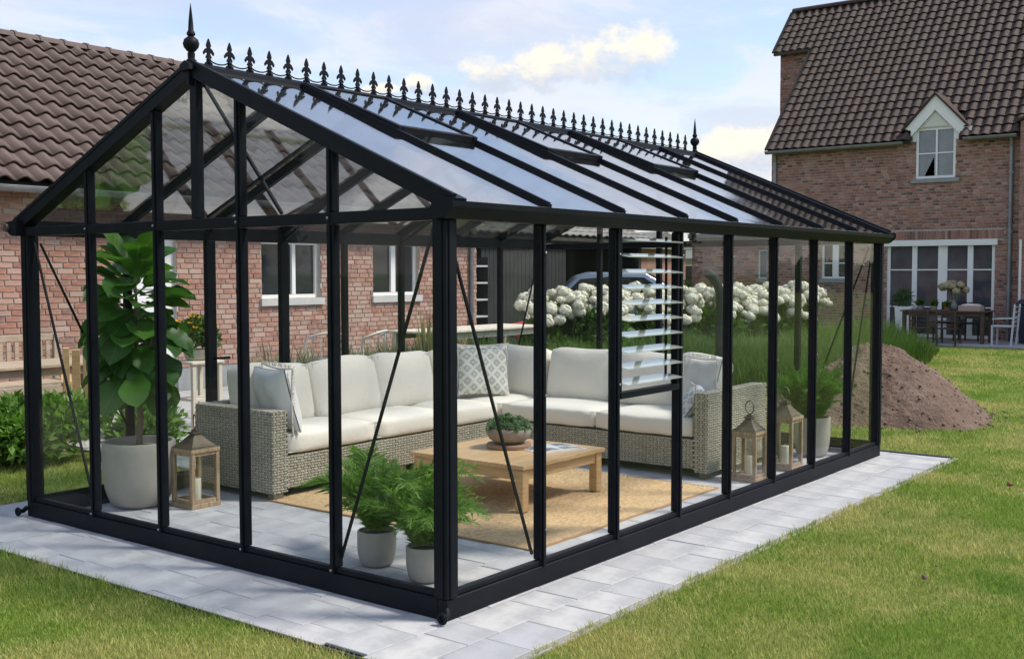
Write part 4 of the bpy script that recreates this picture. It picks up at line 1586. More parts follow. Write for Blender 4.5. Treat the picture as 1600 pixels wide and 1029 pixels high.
def lumpy_points(n, c, r, seed, shell=.5, lumps=9, flat=None):
    """points and outward directions in a bush made of several unequal lobes"""
    g = np.random.default_rng(seed)
    lc = g.normal(size=(lumps, 3))
    lc /= np.linalg.norm(lc, axis=1, keepdims=True)
    lc *= g.uniform(.25, .62, (lumps, 1))
    lr = g.uniform(.34, .60, lumps)
    k = g.integers(0, lumps, n)
    d = g.normal(size=(n, 3))
    d /= np.linalg.norm(d, axis=1, keepdims=True)
    q = lc[k] + d * (lr[k] * (shell + (1 - shell) * g.random(n) ** .5))[:, None]
    P = np.array(c) + q * np.array(r)
    D = d + .7 * g.normal(size=(n, 3)) + np.array((0, 0, .35))
    return P, D


def bush(name, label, cat, loc, r, n, size, mt, seed, group=None, lumps=9, zc=None, stems=True, width=.5):
    root = thing(name, label, cat, (loc[0], loc[1], 0), group)
    zc = r[2] * .95 if zc is None else zc
    P, D = lumpy_points(n, (0, 0, zc), r, seed, lumps=lumps)
    k = P[:, 2] > .02
    V, F = leaf_cloud(P[k], D[k], size, width)
    obj('foliage', np_mesh('foliage', V, F, mt), root)
    if stems:
        st = MB()
        g = random.Random(seed)
        for _ in range(9):
            a = g.uniform(0, 6.28)
            q = Vector((math.cos(a) * r[0] * .55 * g.random(), math.sin(a) * r[1] * .55 * g.random(), zc + r[2] * g.uniform(-.2, .5)))
            st.tube([(q.x * .15, q.y * .15, 0), (q.x * .5, q.y * .5, q.z * .5), q], [.018, .012, .005], 5)
        st.build('stem', mat('bush_stem', (.12, .085, .055), .9), root, recalc=False) if False else obj('stem', st.mesh('stem', mat('bush_stem', (.12, .085, .055), .9), recalc=False), root)
    return root


def pot_profile(rb, rt_, h, wall=.02):
    b_ = rb / rt_
    pr = [(rb * .80, 0), (rb * .95, .006)]
    for k in range(1, 11):
        f = k / 10
        pr.append((rt_ * (b_ + (1 - b_) * math.sin(math.pi / 2 * min(1, f / .72)) ** .85), .006 + (h - .012) * f ** 1.35))
    pr += [(rt_ - .004, h), (rt_ - wall, h), (rt_ - wall - .004, h * .88)]
    return pr


# fiddle leaf fig -----------------------------------------------------
FIG = leaf_mat('fig_leaf', [(.045, .14, .022), (.065, .185, .028), (.035, .105, .018), (.09, .23, .032), (.055, .16, .025)], .3, .42, .4, vein=(.10, .19, .05))
FIGNEW = leaf_mat('young_fig_leaf', [(.085, .22, .022), (.07, .19, .02), (.10, .25, .03)], .35, .35, .5, vein=(.2, .32, .09))


def fig_leaf_mesh(mt, curl, seed):
    g = random.Random(seed)
    nv_, nu_ = 12, 6
    V, F = [], []
    for i in range(nv_ + 1):
        f = i / nv_
        w = .43 * math.sin(math.pi * min(1, f * 1.02)) ** .55 * (.62 + .55 * f) - .07 * math.exp(-((f - .36) / .14) ** 2)
        w = max(w, .012)
        for j in range(nu_ + 1):
            u = 2 * j / nu_ - 1
            z = -curl * f * f + .10 * abs(u) ** 1.6 * w / .3 + .018 * math.sin(f * 19 + seed) * abs(u)
            V.append((u * w, f * 1.0, z))
    for i in range(nv_):
        for j in range(nu_):
            a = i * (nu_ + 1) + j
            F.append((a, a + 1, a + nu_ + 2, a + nu_ + 1))
    b = MB()
    b.v, b.f = V, F
    b.tube([(0, -.16, .0), (0, 0, 0), (0, .4, -curl * .16 - .012)], [.016, .014, .006], 5)
    me = b.mesh('leaf', mt, recalc=False)
    me.polygons.foreach_set('use_smooth', [True] * len(me.polygons))
    return me


def make_fig():
    loc = (.68, 3.53, 0)
    po = thing('plant_pot', 'largest pale concrete pot, holding the fiddle leaf fig', 'pot', loc)
    obj('shell', MB().lathe(pot_profile(.172, .255, .47, .022), 40).mesh('shell', CONCRETE, smooth=50), po)
    fg = thing('fiddle_leaf_fig', 'tall fiddle leaf fig with big glossy leaves in the largest pot', 'plant', (loc[0], loc[1], .41))
    obj('soil', MB().lathe([(.235, -.02), (.24, 0), (.10, .012), (.002, .016)], 24).mesh('soil', SOIL, smooth=50), fg)
    tk = MB().tube([(0, 0, 0), (.01, -.012, .25), (-.012, .006, .55), (.006, .0, .9), (0, .01, 1.28)], [.024, .020, .018, .014, .007], 8)
    tk.tube([(-.012, .006, .55), (.05, -.08, .75), (.09, -.13, .98)], [.012, .009, .005], 6)
    tk.tube([(.0, .0, .62), (-.06, .10, .82), (-.08, .16, 1.08)], [.012, .009, .005], 6)
    obj('trunk', tk.mesh('trunk', mat('fig_bark', (.23, .17, .12), .9, noise=(20, (.15, .11, .08), .7)), smooth=60), fg)
    old = [fig_leaf_mesh(FIG, c_, s_) for c_, s_ in ((.30, 1), (.16, 2), (.42, 3), (.24, 4))]
    new = [fig_leaf_mesh(FIGNEW, c_, s_) for c_, s_ in ((.12, 5), (.2, 6))]
    g = random.Random(21)
    for k in range(100):
        f = k / 99
        z = .50 + .86 * f
        a = k * 2.39996 + g.uniform(-.3, .3)
        rad = .02 + .17 * math.sin(math.pi * min(1, .25 + .65 * f)) * (g.random() ** .5)
        el = R(-50 + 100 * f ** 1.4 + g.uniform(-20, 20))
        s_ = g.uniform(.23, .31)
        d = Vector((math.cos(a) * math.cos(el), math.sin(a) * math.cos(el), math.sin(el)))
        x_ = Vector((-math.sin(a), math.cos(a), 0))
        n_ = x_.cross(d)
        if n_.z < 0:
            n_, x_ = -n_, -x_
        M = Matrix((-x_ if (x_.cross(d)).dot(n_) < 0 else x_, d, n_)).transposed().to_4x4()
        M = Matrix.Translation((math.cos(a) * rad, math.sin(a) * rad, z)) @ M @ Matrix.Rotation(g.uniform(-.5, .5), 4, 'Y') @ Matrix.Diagonal((s_, s_, s_, 1))
        isnew = f > .83 and g.random() < .7
        o = obj('leaf', g.choice(new if isnew else old), fg)
        o.matrix_local = M


make_fig()


# ferns --------------------------------------------------------------
FERN = leaf_mat('fern_green', [(.125, .235, .055), (.17, .29, .075), (.095, .19, .042), (.215, .34, .10)], .45, .55, .3)
FERN2 = leaf_mat('fern_deep_green', [(.08, .19, .035), (.11, .25, .045), (.06, .15, .025)], .4, .55, .3)


def frond_mesh(mt, droop, seed, fluff=2, L=1.0, wid=.19):
    g = np.random.default_rng(seed)
    n = 46
    s = np.linspace(.10, 1, n)
    ang = R(78) - droop * s ** 1.35
    dx = np.concatenate([[0], np.cumsum(np.cos(ang[:-1]) * np.diff(s))])
    dz = np.concatenate([[0], np.cumsum(np.sin(ang[:-1]) * np.diff(s))])
    base = np.stack([dx, np.zeros(n), dz], 1) + np.array([.02, 0, .09])
    T = np.stack([np.cos(ang), np.zeros(n), np.sin(ang)], 1)
    P, D, Z = [], [], []
    wl = wid * np.sin(np.pi * np.clip(.12 + .86 * s, 0, 1)) ** .8
    for q in range(fluff):
        for sg in (-1, 1):
            for i in range(n):
                lat = np.array([0, sg * 1.0, 0])
                nrm = np.cross(T[i], lat)
                d = lat * g.uniform(.5, 1) + T[i] * g.uniform(.35, .9) + nrm * g.uniform(-.5, .5)
                P.append(base[i] + g.normal(0, .004, 3))
                D.append(d)
                Z.append(wl[i] * g.uniform(.6, 1.1))
    P, D, Z = np.array(P), np.array(D), np.array(Z)
    V, F = leaf_cloud(P, D, 1.0, .13, .1, g)
    c_ = V.reshape(-1, 4, 3)
    c_ = c_[:, :1] + (c_ - c_[:, :1]) * Z[:, None, None]
    V = c_.reshape(-1, 3)
    k = len(V)
    rw = .006
    RV = np.concatenate([base + [0, rw, 0], base - [0, rw, 0]])
    RF = np.array([(i, i + 1, n + i + 1) for i in range(n - 1)] + [(i, n + i + 1, n + i) for i in range(n - 1)]) + k
    return np_mesh('frond', np.concatenate([V, RV]), np.concatenate([F, RF]), mt)


def potted_fern(plant_label, pot_label, loc, rb, rt_, h, nfr, size, mt, seed, name='fern', long=0.0, up_=0.0, cat='plant', meshes=None):
    po = thing('plant_pot', pot_label, 'pot', loc)
    obj('shell', MB().lathe(pot_profile(rb, rt_, h, .014), 36).mesh('shell', CONCRETE, smooth=50), po)
    fe = thing(name, plant_label, cat, (loc[0], loc[1], h * .88))
    obj('soil', MB().lathe([(rt_ - .022, -.01), (rt_ - .02, 0), (.05, .008), (.002, .01)], 20).mesh('soil', SOIL), fe)
    ms_ = meshes or [frond_mesh(mt, d, seed * 10 + i) for i, d in enumerate((R(18) - up_, R(48) - up_, R(82) - up_, R(118) - up_))]
    g = random.Random(seed)
    for k in range(nfr):
        a = k * 2.39996 + g.uniform(-.4, .4)
        f = g.random()
        me = ms_[min(3, int(f * 4))]
        sz = size * g.uniform(.55, 1.0) * (1 + long * (f > .82))
        o = obj('frond', me, fe)
        rr = rt_ * .55 * math.sqrt(g.random())
        o.matrix_local = Matrix.Translation((rr * math.cos(a), rr * math.sin(a), 0)) @ Matrix.Rotation(a, 4, 'Z') @ Matrix.Rotation(g.uniform(-.3, .3), 4, 'X') @ Matrix.Diagonal((sz, sz, sz, 1))
    return fe


f1_ = potted_fern('feathery green fern in the pot further from the near corner post', 'small pale pot of the fern further from the near corner post',
                  (.54, 1.00, 0), .082, .112,   .205, 74, .56, FERN, 3, long=.5)
potted_fern('feathery green fern in the pot right beside the near corner post', 'small pale pot of the fern right beside the near corner post',
            (.47, .56, 0), .08, .108, .195, 62, .52, FERN, 4, long=.2)
potted_fern('bushy dark green fern beside the lanterns at the far end of the glasshouse', 'tall pale pot of the bushy fern beside the lanterns',
            (5.66, .50, 0), .12, .165, .36, 90, .62, FERN2, 5, name='bushy_fern', up_=R(22))


# lanterns -----------------------------------------------------------
def lantern(label, x, y, s, hb, ht, seed):
    ln = thing('lantern', label, 'lantern', (x + s / 2, y + s / 2, 0), 'wooden candle lanterns in the glasshouse')
    h = s / 2
    pw = .03
    MB().box(x, x + s, y, y + s, .0, .035).build('base', OLDWOOD, ln, bevel=.004)
    for i in (0, 1):
        for j in (0, 1):
            xx, yy = (x + .004 if i == 0 else x + s - .004 - pw), (y + .004 if j == 0 else y + s - .004 - pw)
            MB().box(xx, xx + pw, yy, yy + pw, .036, hb - .03).build('post', OLDWOOD, ln, bevel=.003)
    fr = MB().box(x, x + s, y, y + s, hb - .029, hb)
    fr.build('top_frame', OLDWOOD, ln, bevel=.004)
    lo = MB()
    for yy in (y + .010, y + s - .030):
        lo.box(x + pw + .005, x + s - pw - .005, yy, yy + .02, .036, .06)
        lo.box(x + pw + .005, x + s - pw - .005, yy, yy + .02, hb - .05, hb - .03)
    for xx in (x + .010, x + s - .030):
        lo.box(xx, xx + .02, y + pw + .005, y + s - pw - .005, .036, .06)
        lo.box(xx, xx + .02, y + pw + .005, y + s - pw - .005, hb - .05, hb - .03)
    lo.build('rail', OLDWOOD, ln)
    for yy in (y + .018, y + s - .021):
        MB().box(x + pw + .005, x + s - pw - .005, yy, yy + .003, .061, hb - .051).build('pane', LANTGLASS, ln)
    for xx in (x + .018, x + s - .021):
        MB().box(xx, xx + .003, y + pw + .005, y + s - pw - .005, .061, hb - .051).build('pane', LANTGLASS, ln)
    c = (x + h, y + h)
    cp = MB()
    ch = (ht - hb) * .44
    cp.frustum(c, h * .98, h * .98, h * .86, h * .80, hb + .001, hb + .012)
    prev = (h * .86, hb + .012)
    for k in range(1, 6):
        f = k / 5
        nw = h * (.86 - .66 * f ** .8)
        nz = hb + .012 + ch * f
        cp.frustum(c, prev[0], prev[0], nw, nw, prev[1], nz)
        prev = (nw, nz)
    cp.frustum(c, h * .30, h * .30, h * .30, h * .30, prev[1] + .001, prev[1] + .016)
    cp.lathe([(h * .20, 0), (h * .22, .012), (h * .08, .02), (.002, .024)], 12, (c[0], c[1], prev[1] + .016))
    cap = cp.build('cap', RUSTCAP, ln)
    rr = .052
    MB().ring((c[0], c[1], prev[1] + .035 + rr), rr, .0048, (1, -.5, 0), 26).build('ring', RUSTCAP, cap, smooth=60)
    cd_ = MB().lathe([(.036, 0), (.037, .003), (.037, .16), (.034, .163), (.02, .158), (.002, .157)], 20, (c[0], c[1], .0365))
    cd_.tube([(c[0], c[1], .19), (c[0] + .002, c[1], .212)], .002, 5)
    can = tag(cd_.build('candle', WAX, None, smooth=40), 'cream pillar candle inside the ' + label.split(' lantern')[0] + ' lantern' + label.split(' lantern')[1], 'candle', 'candles in the lanterns')
    return ln


lantern('weathered wooden lantern beside the left arm of the sofa', .79, 3.065, .25, .425, .615, 1)
lantern('lower wooden lantern at the right arm of the sofa', 4.10, .32, .22, .405, .60, 2)
lantern('taller wooden lantern beside the bushy fern pot', 4.76, .30, .24, .455, .67, 3)


# bowl of succulents and magazine on the table ------------------------
def succulents():
    x, y, z = 2.66, 1.68, .3455
    tr_ = thing('wooden_tray', 'round brown wooden stand under the succulent bowl', 'stand', (x, y, z))
    obj('disc', MB().lathe([(.165, 0), (.172, .006), (.172, .028), (.166, .034), (.0, .035)], 36).mesh('disc', mat('dark_tray_wood', (.26, .155, .10), .6, noise=(8, (.33, .21, .14), .6)), smooth=40), tr_)
    bw = thing('bowl', 'wide brown stoneware bowl of succulents on the oak table', 'bowl', (x, y, z + .036))
    obj('shell', MB().lathe([(.085, 0), (.105, .004), (.150, .035), (.172, .075), (.170, .105), (.162, .118), (.150, .118), (.152, .100)], 40).mesh('shell', mat('stoneware', (.27, .215, .18), .75, noise=(7, (.34, .28, .24), .6), bump=(40, .4, .004)), smooth=60), bw)
    su = thing('succulent_plants', 'grey green succulents planted in the stoneware bowl', 'plant', (x, y, z + .036))
    obj('soil', MB().lathe([(.145, .088), (.148, .098), (.002, .11)], 24).mesh('soil', SOIL), su)
    SUC = leaf_mat('succulent_leaf', [(.16, .24, .14), (.12, .20, .10), (.20, .27, .18), (.10, .19, .07)], .15, .5, .3)
    g = np.random.default_rng(4)
    mesh = []
    for v in range(3):
        P, D, sz = [], [], []
        for ring_, (el, k) in enumerate(((75, 5), (50, 8), (28, 10), (8, 11))):
            for i in range(k):
                a = 2 * np.pi * (i + .5 * ring_) / k + g.uniform(-.1, .1)
                e = R(el) + g.uniform(-.1, .1)
                P.append((0, 0, .012 * ring_ * -1))
                D.append((np.cos(a) * np.cos(e), np.sin(a) * np.cos(e), np.sin(e)))
                sz.append(.55 + .15 * ring_)
        V, F = leaf_cloud(np.array(P, float), np.array(D, float), 1.0, .42, .35, g)
        c_ = V.reshape(-1, 4, 3)
        c_ = c_[:, :1] + (c_ - c_[:, :1]) * np.array(sz)[:, None, None]
        mesh.append(np_mesh('rosette', c_.reshape(-1, 3), F, SUC))
    gg = random.Random(9)
    for k in range(46):
        a = k * 2.4
        rr = .155 * math.sqrt((k + .5) / 46)
        hh = .12 + .085 * (1 - (rr / .16) ** 2) * gg.uniform(.4, 1.1)
        s_ = gg.uniform(.04, .068)
        o = obj('rosette', mesh[k % 3], su)
        o.matrix_local = Matrix.Translation((rr * math.cos(a), rr * math.sin(a), hh)) @ Matrix.Rotation(a, 4, 'Z') @ Matrix.Rotation(rr * 4, 4, 'Y') @ Matrix.Diagonal((s_, s_, s_, 1))
    stm = MB()
    for k in range(46):
        a = k * 2.4
        rr = .155 * math.sqrt((k + .5) / 46)
        stm.tube([(rr * .8 * math.cos(a), rr * .8 * math.sin(a), .095), (rr * math.cos(a), rr * math.sin(a), .125)], .008, 4)
    obj('stem', stm.mesh('stem', mat('succulent_stem', (.14, .18, .09), .8), recalc=False), su)


succulents()


def magazine():
    PAGE = mat('glossy_page', (.74, .74, .73), .35, noise=(9, (.55, .55, .56), .25))
    INK = mat('page_picture', (.10, .105, .12), .4, noise=(25, (.45, .45, .45), .7))
    mz = thing('magazine', 'open magazine lying on the oak coffee table', 'magazine', (2.80, 1.36, .3455))
    mz.rotation_euler = (0, 0, R(-20))
    for s_ in (-1, 1):
        b = MB()
        n = 10
        prof = [(s_ * (.002 + .21 * k / n), .004 + .016 * math.sin(math.pi * min(1, (k / n) * 1.0 + .08)) * (1 - k / n * .5)) for k in range(n + 1)]
        b.prism([(x, -.145, z) for x, z in prof] + [(x, -.145, 0.0) for x, z in reversed(prof)], (0, .29, 0))
        pg = obj('page', b.mesh('page', PAGE, recalc=True), mz)
        ik = MB()
        for (a0, a1, y0, y1) in ((.2, .9, .02, .125), (.15, .5, -.12, -.02), (.58, .9, -.12, -.05)):
            for k in range(int(a0 * n), int(a1 * n)):
                (x0, z0), (x1, z1) = prof[k], prof[k + 1]
                ik.add([(x0, y0, z0 + .0012), (x1, y0, z1 + .0012), (x1, y1, z1 + .0012), (x0, y1, z0 + .0012)], [(0, 1, 2, 3)])
        obj('picture', ik.mesh('picture', INK, recalc=False), pg)


magazine()
# ------------------------------------------------------------------ garden
# heap of soil
def soil_heap():
    mt = mat('soil_heap', rough=.95, base=(.175, .115, .085), noise=(9, (.115, .078, .058), .8), stain=(2.0, (.225, .16, .125), .45, .75), bump=(35, 1.0, .03))
    hp = thing('soil_heap', 'heap of brown garden soil on the lawn beyond the glasshouse', 'soil heap', (*DIRT, 0))
    n, mm = 90, 150
    V, F = [], []
    for i in range(n + 1):
        rr = i / n
        for j in range(mm):
            a = 2 * math.pi * j / mm
            ed = 1.30 * (1 + .06 * math.sin(3 * a + 1) + .04 * math.sin(5 * a))
            x, y = rr * ed * math.cos(a) * 1.0, rr * ed * math.sin(a) * 1.0
            prof = max(0, 1 - (rr * 1.0) ** 1.15)
            z = .93 * min(prof * 1.20, .80 + .16 * prof) ** 1.05 if prof > 0 else 0
            z = .92 * (1 - rr) ** .95 * (1 + .25 * rr) if rr > .22 else .92 * (.78 ** .95 * 1.055) + .05 * (1 - (rr / .22) ** 2)
            V.append((x, y, z - .02))
    V = np.array(V)
    V[:, 2] += (  .042 * fsum(V[:, 0], V[:, 1], 8, 4.0) + .020 * fsum(V[:, 0], V[:, 1], 9, 17.0) + .007 * RNG.standard_normal(len(V))) * np.clip(V[:, 2] * 8, 0, 1)
    for i in range(n):
        for j in range(mm):
            F.append((i * mm + j, (i + 1) * mm + j, (i + 1) * mm + (j + 1) % mm, i * mm + (j + 1) % mm))
    obj('mound', np_mesh('mound', V, F, mt, True), hp)
    # loose clods
    k = 2300
    a = RNG.uniform(0, 2 * np.pi, k)
    rr = np.sqrt(RNG.random(k)) * 1.03
    idx = np.clip((rr * n).astype(int), 0, n) * mm + (a / (2 * np.pi) * mm).astype(int) % mm
    C0 = V[idx]
    out_ = np.arange(k) > 1850
    ro = 1.22 + .38 * RNG.random(k) ** 2.5
    C0 = np.where(out_[:, None], np.stack([ro * np.cos(a), ro * np.sin(a), np.full(k, .012)], 1), C0)
    s = .005 + .020 * RNG.random(k) ** 4
    o8 = np.array([(1, 0, 0), (-1, 0, 0), (0, 1, 0), (0, -1, 0), (0, 0, 1), (0, 0, -1)], float)
    P = C0[:, None] + o8[None] * s[:, None, None] * RNG.uniform(.6, 1.4, (k, 6, 1))
    f8 = np.array([(0, 2, 4), (2, 1, 4), (1, 3, 4), (3, 0, 4), (2, 0, 5), (1, 2, 5), (3, 1, 5), (0, 3, 5)])
    FF = (np.arange(k)[:, None, None] * 6 + f8[None]).reshape(-1, 3)
    obj('clods', np_mesh('clods', P.reshape(-1, 3), FF, mat('soil_clod', rough=.95, cols=[(.15, .102, .078), (.20, .14, .11), (.12, .082, .064)])), hp)['kind'] = 'stuff'


soil_heap()

# clods and small leaves lying on the lawn
CLOD = mat('soil_clod')
for lb, x, y, s_ in (('larger dark clod of soil lying on the lawn near the front', 2.05, -1.62, .022), ('crumpled brown leaf lying on the lawn beside the paving', 5.1, -1.33, .03), ('tiny dark crumb of soil lying on the lawn near the front', 2.33, -1.60, .012)):
    b = MB()
    g = random.Random(int(x * 100))
    pts = [(g.uniform(.6, 1) * s_ * math.cos(q) * math.cos(e_), g.uniform(.6, 1) * s_ * math.sin(q) * math.cos(e_), s_ * .7 * math.sin(e_)) for e_ in (-.6, .3, 1.1) for q in [2 * math.pi * i / 7 for i in range(7)]]
    fs = [(r_ * 7 + i, r_ * 7 + (i + 1) % 7, (r_ + 1) * 7 + (i + 1) % 7, (r_ + 1) * 7 + i) for r_ in (0, 1) for i in range(7)] + [tuple(range(14, 21))]
    b.add(pts, fs)
    o = obj('clod' if 'leaf' not in lb else 'dead_leaf', b.mesh('clod', CLOD if 'leaf' not in lb else mat('dry_leaf', (.20, .085, .035), .8)))
    o.location = (x, y, .035)
    tag(o, lb, 'clod' if 'leaf' not in lb else 'leaf')

# bank of tall grass
TALL = blade_mat('tall_grass_blade', (.085, .165, .030), (.17, .23, .06), (.055, .125, .022), .5, .4, (.45, .7))


def tall_grass():
    n = 75000
    x, y = RNG.uniform(6.2, 21.5, n), RNG.uniform(2.2, 7.6, n)
    d = bank_dist(x, y)
    half_w = .85
    k = (d < half_w) & ((x > 6.3) | (y > 4.2))
    x, y, d = x[k], y[k], d[k]
    n = len(x)
    end = np.clip((20.6 - x) / 5.0, 0.1, 1)
    hgt = (.82 - .28 * (d / half_w) ** 2) * (.75 + .35 * RNG.random(n)) * end * (1 + .12 * fsum(x, y, 5, 2.0))
    a = RNG.uniform(0, 2 * np.pi, n)
    lean = RNG.uniform(.15, .7, n) * hgt
    dx, dy = np.cos(a), np.sin(a)
    w = .0065 * RNG.uniform(.7, 1.4, n)
    px, py = -dy * w, dx * w
    z = np.zeros(n)
    A = np.stack([x - px, y - py, z], 1)
    B = np.stack([x + px, y + py, z], 1)
    M1 = np.stack([x + dx * lean * .35 - px * .8, y + dy * lean * .35 - py * .8, hgt * .62], 1)
    M2 = np.stack([x + dx * lean * .35 + px * .8, y + dy * lean * .35 + py * .8, hgt * .62], 1)
    T_ = np.stack([x + dx * lean, y + dy * lean, hgt], 1)
    V = np.stack([A, B, M2, M1, T_], 1).reshape(-1, 3)
    b = np.arange(n)[:, None] * 5
    F = np.concatenate([b + np.array(q) for q in ((0, 1, 2), (0, 2, 3), (3, 2, 4))])
    tag(obj('tall_grass', np_mesh('tall_grass', V, F, TALL)), 'bank of tall soft green grass between the glasshouse and the far house', 'grass', kind='stuff')


tall_grass()

# hydrangeas ----------------------------------------------------------
HLEAF = leaf_mat('hydrangea_leaf', [(.05, .115, .022), (.07, .15, .03), (.04, .09, .018)], .3, .6, .3)
HBLOOM = leaf_mat('hydrangea_floret', [(.80, .78, .64), (.84, .83, .73), (.77, .76, .58), (.82, .81, .75)], .25, .8, .2, tint=(1, 1, .9))


def bloom_mesh(seed):
    g = np.random.default_rng(seed)
    n = 190
    d = g.normal(size=(n, 3))
    d /= np.linalg.norm(d, axis=1, keepdims=True)
    lump = 1 + .12 * np.sin(d[:, 0] * 5 + seed) * np.sin(d[:, 1] * 4) + .06 * g.normal(size=n)
    P = d * lump[:, None] * np.array((1, 1, .78)) * .88
    tv = np.cross(d, g.normal(size=(n, 3)))
    tv /= np.linalg.norm(tv, axis=1, keepdims=True)
    bv = np.cross(d, tv)
    s = .23
    V = np.stack([P + tv * s, P + bv * s + d * .05, P - tv * s, P - bv * s + d * .05], 1).reshape(-1, 3)
    b = np.arange(n)[:, None] * 4
    F = np.concatenate([b + np.array((0, 1, 2)), b + np.array((0, 2, 3))])
    bm = bmesh.new()
    bmesh.ops.create_icosphere(bm, subdivisions=2, radius=.84)
    iv = np.array([tuple(v.co) for v in bm.verts]) * np.array((1, 1, .78))
    if_ = np.array([[v.index for v in f.verts] for f in bm.faces])
    bm.free()
    return np_mesh('flower_head', np.concatenate([V, iv]), np.concatenate([F, if_ + len(V)]), HBLOOM)


bms = [bloom_mesh(i) for i in range(4)]
hyl = ['first hydrangea from the left, nearest the parked car', 'second hydrangea from the left, behind the middle glasshouse posts', 'third hydrangea from the left, seen behind the louvre blades',
       'fourth hydrangea from the left, right behind the louvre blades', 'fifth hydrangea from the left, beside the curved grey post', 'sixth hydrangea from the left, before the pale bungalow',
       'seventh hydrangea from the left, below the slit window', 'last hydrangea at the right, nearest the tall brick house']
HP0, HP1 = Vector((10.0, 6.45, 0)), Vector((14.6, 4.35, 0))
gh_ = random.Random(3)
for k in range(8):
    c = HP0.lerp(HP1, k / 7) + Vector((gh_.uniform(-.1, .1), gh_.uniform(-.1, .1), 0))
    hy = thing('hydrangea', 'white flowering ' + hyl[k].split(' hydrangea')[0] + ' hydrangea' + hyl[k].split(' hydrangea')[1] if False else hyl[k].replace('hydrangea', 'white hydrangea'), 'shrub', c, 'white hydrangeas in a row behind the tall grass')
    P, D = lumpy_points(1500, (0, 0, .62), (.62, .58, .58), 40 + k, lumps=8)
    kk = P[:, 2] > .02
    V, F = leaf_cloud(P[kk], D[kk], .13, .6)
    obj('foliage', np_mesh('foliage', V, F, HLEAF), hy)
    sb = MB()
    for q in range(48):
        for _try in range(20):
            a = gh_.uniform(0, 6.28)
            rr = .56 * math.sqrt(gh_.random())
            p_ = Vector((math.cos(a) * rr, math.sin(a) * rr, 0))
            side = (c + p_ - CAM).length - (c - CAM).length
            if side < .3:
                break
        z = 1.18 + .22 * math.cos(rr / .56 * 1.4) + gh_.uniform(-.05, .05) - max(0, -side) * .55 - (.12 if gh_.random() < .2 else 0)
        s_ = gh_.uniform(.068, .116)
        o = obj('flower_head', gh_.choice(bms), hy)
        o.matrix_local = Matrix.Translation((p_.x, p_.y, z)) @ Matrix.Rotation(gh_.uniform(0, 6), 4, 'Z') @ Matrix.Rotation(gh_.uniform(-.5, .5), 4, 'X') @ Matrix.Diagonal((s_, s_, s_, 1))
        sb.tube([(p_.x * .2, p_.y * .2, .05), (p_.x * .7, p_.y * .7, .6), (p_.x, p_.y, z)], [.008, .006, .004], 4)
    obj('stem', sb.mesh('stem', mat('green_stem', (.10, .13, .05), .8), recalc=False), hy)

# leafy shrubs left of the glasshouse
SHRUB = leaf_mat('broad_shrub_leaf', [(.085, .18, .03), (.12, .24, .04), (.06, .13, .022), (.15, .28, .055)], .35, .5, .4)
bush('leafy_shrub', 'broad leafy green shrub at the left edge of the picture before the bench', 'shrub', (.15, 6.25), (.95, .75, .50), 5200, .10, SHRUB, 51, 'leafy shrubs beside the glasshouse', zc=.40, lumps=12)
bush('leafy_shrub', 'leafy green shrub just behind the left corner post of the glasshouse', 'shrub', (1.20, 5.95), (.80, .70, .34), 4200, .095, SHRUB, 52, 'leafy shrubs beside the glasshouse', zc=.28, lumps=12)
bush('leafy_shrub', 'leafy green shrub between the corner post and the fig pot', 'shrub', (2.0, 5.5), (.5, .5, .26), 2200, .09, SHRUB, 53, 'leafy shrubs beside the glasshouse', zc=.20, lumps=9)

# wooden bench by the farmhouse wall


def slatted_bench(label, name, cat, loc, w, mt, rz=0, legs=True):
    bn_ = thing(name, label, cat, loc)
    bn_.rotation_euler = (0, 0, rz)

    def P(nm, mb):
        return obj(nm, mb.mesh(nm, mt, bevel=.003), bn_)
    for sx in (-1, 1):
        for y, h in ((-.25, .62), (.25, .95)):
            P('leg', MB().box(sx * (w / 2 - .03) - .03, sx * (w / 2 - .03) + .03, y - .03, y + .03, 0, h))
        P('armrest', MB().box(sx * (w / 2 - .03) - .04, sx * (w / 2 - .03) + .04, -.30, .215, .622, .655))
    for k in range(5):
        P('seat_slat', MB().box(-w / 2 + .002, w / 2 - .002, -.235 + k * .095, -.155 + k * .095, .40, .425))
    P('rail', MB().box(-w / 2 + .062, w / 2 - .062, -.27, -.24, .30, .395))
    P('rail', MB().box(-w / 2 + .062, w / 2 - .062, .235, .265, .88, .96))
    P('rail', MB().box(-w / 2 + .062, w / 2 - .062, .235, .265, .48, .53))
    n = int((w - .14) / .095)
    for k in range(n):
        x = -w / 2 + .08 + (k + .5) * (w - .16) / n
        P('back_slat', MB().box(x - .026, x + .026, .24, .26, .531, .879))
    return bn_


slatted_bench('silvered wooden slat back bench against the farmhouse wall at the left', 'garden_bench', 'bench', (2.35, 8.7, 0), 1.7, SILVERWOOD)


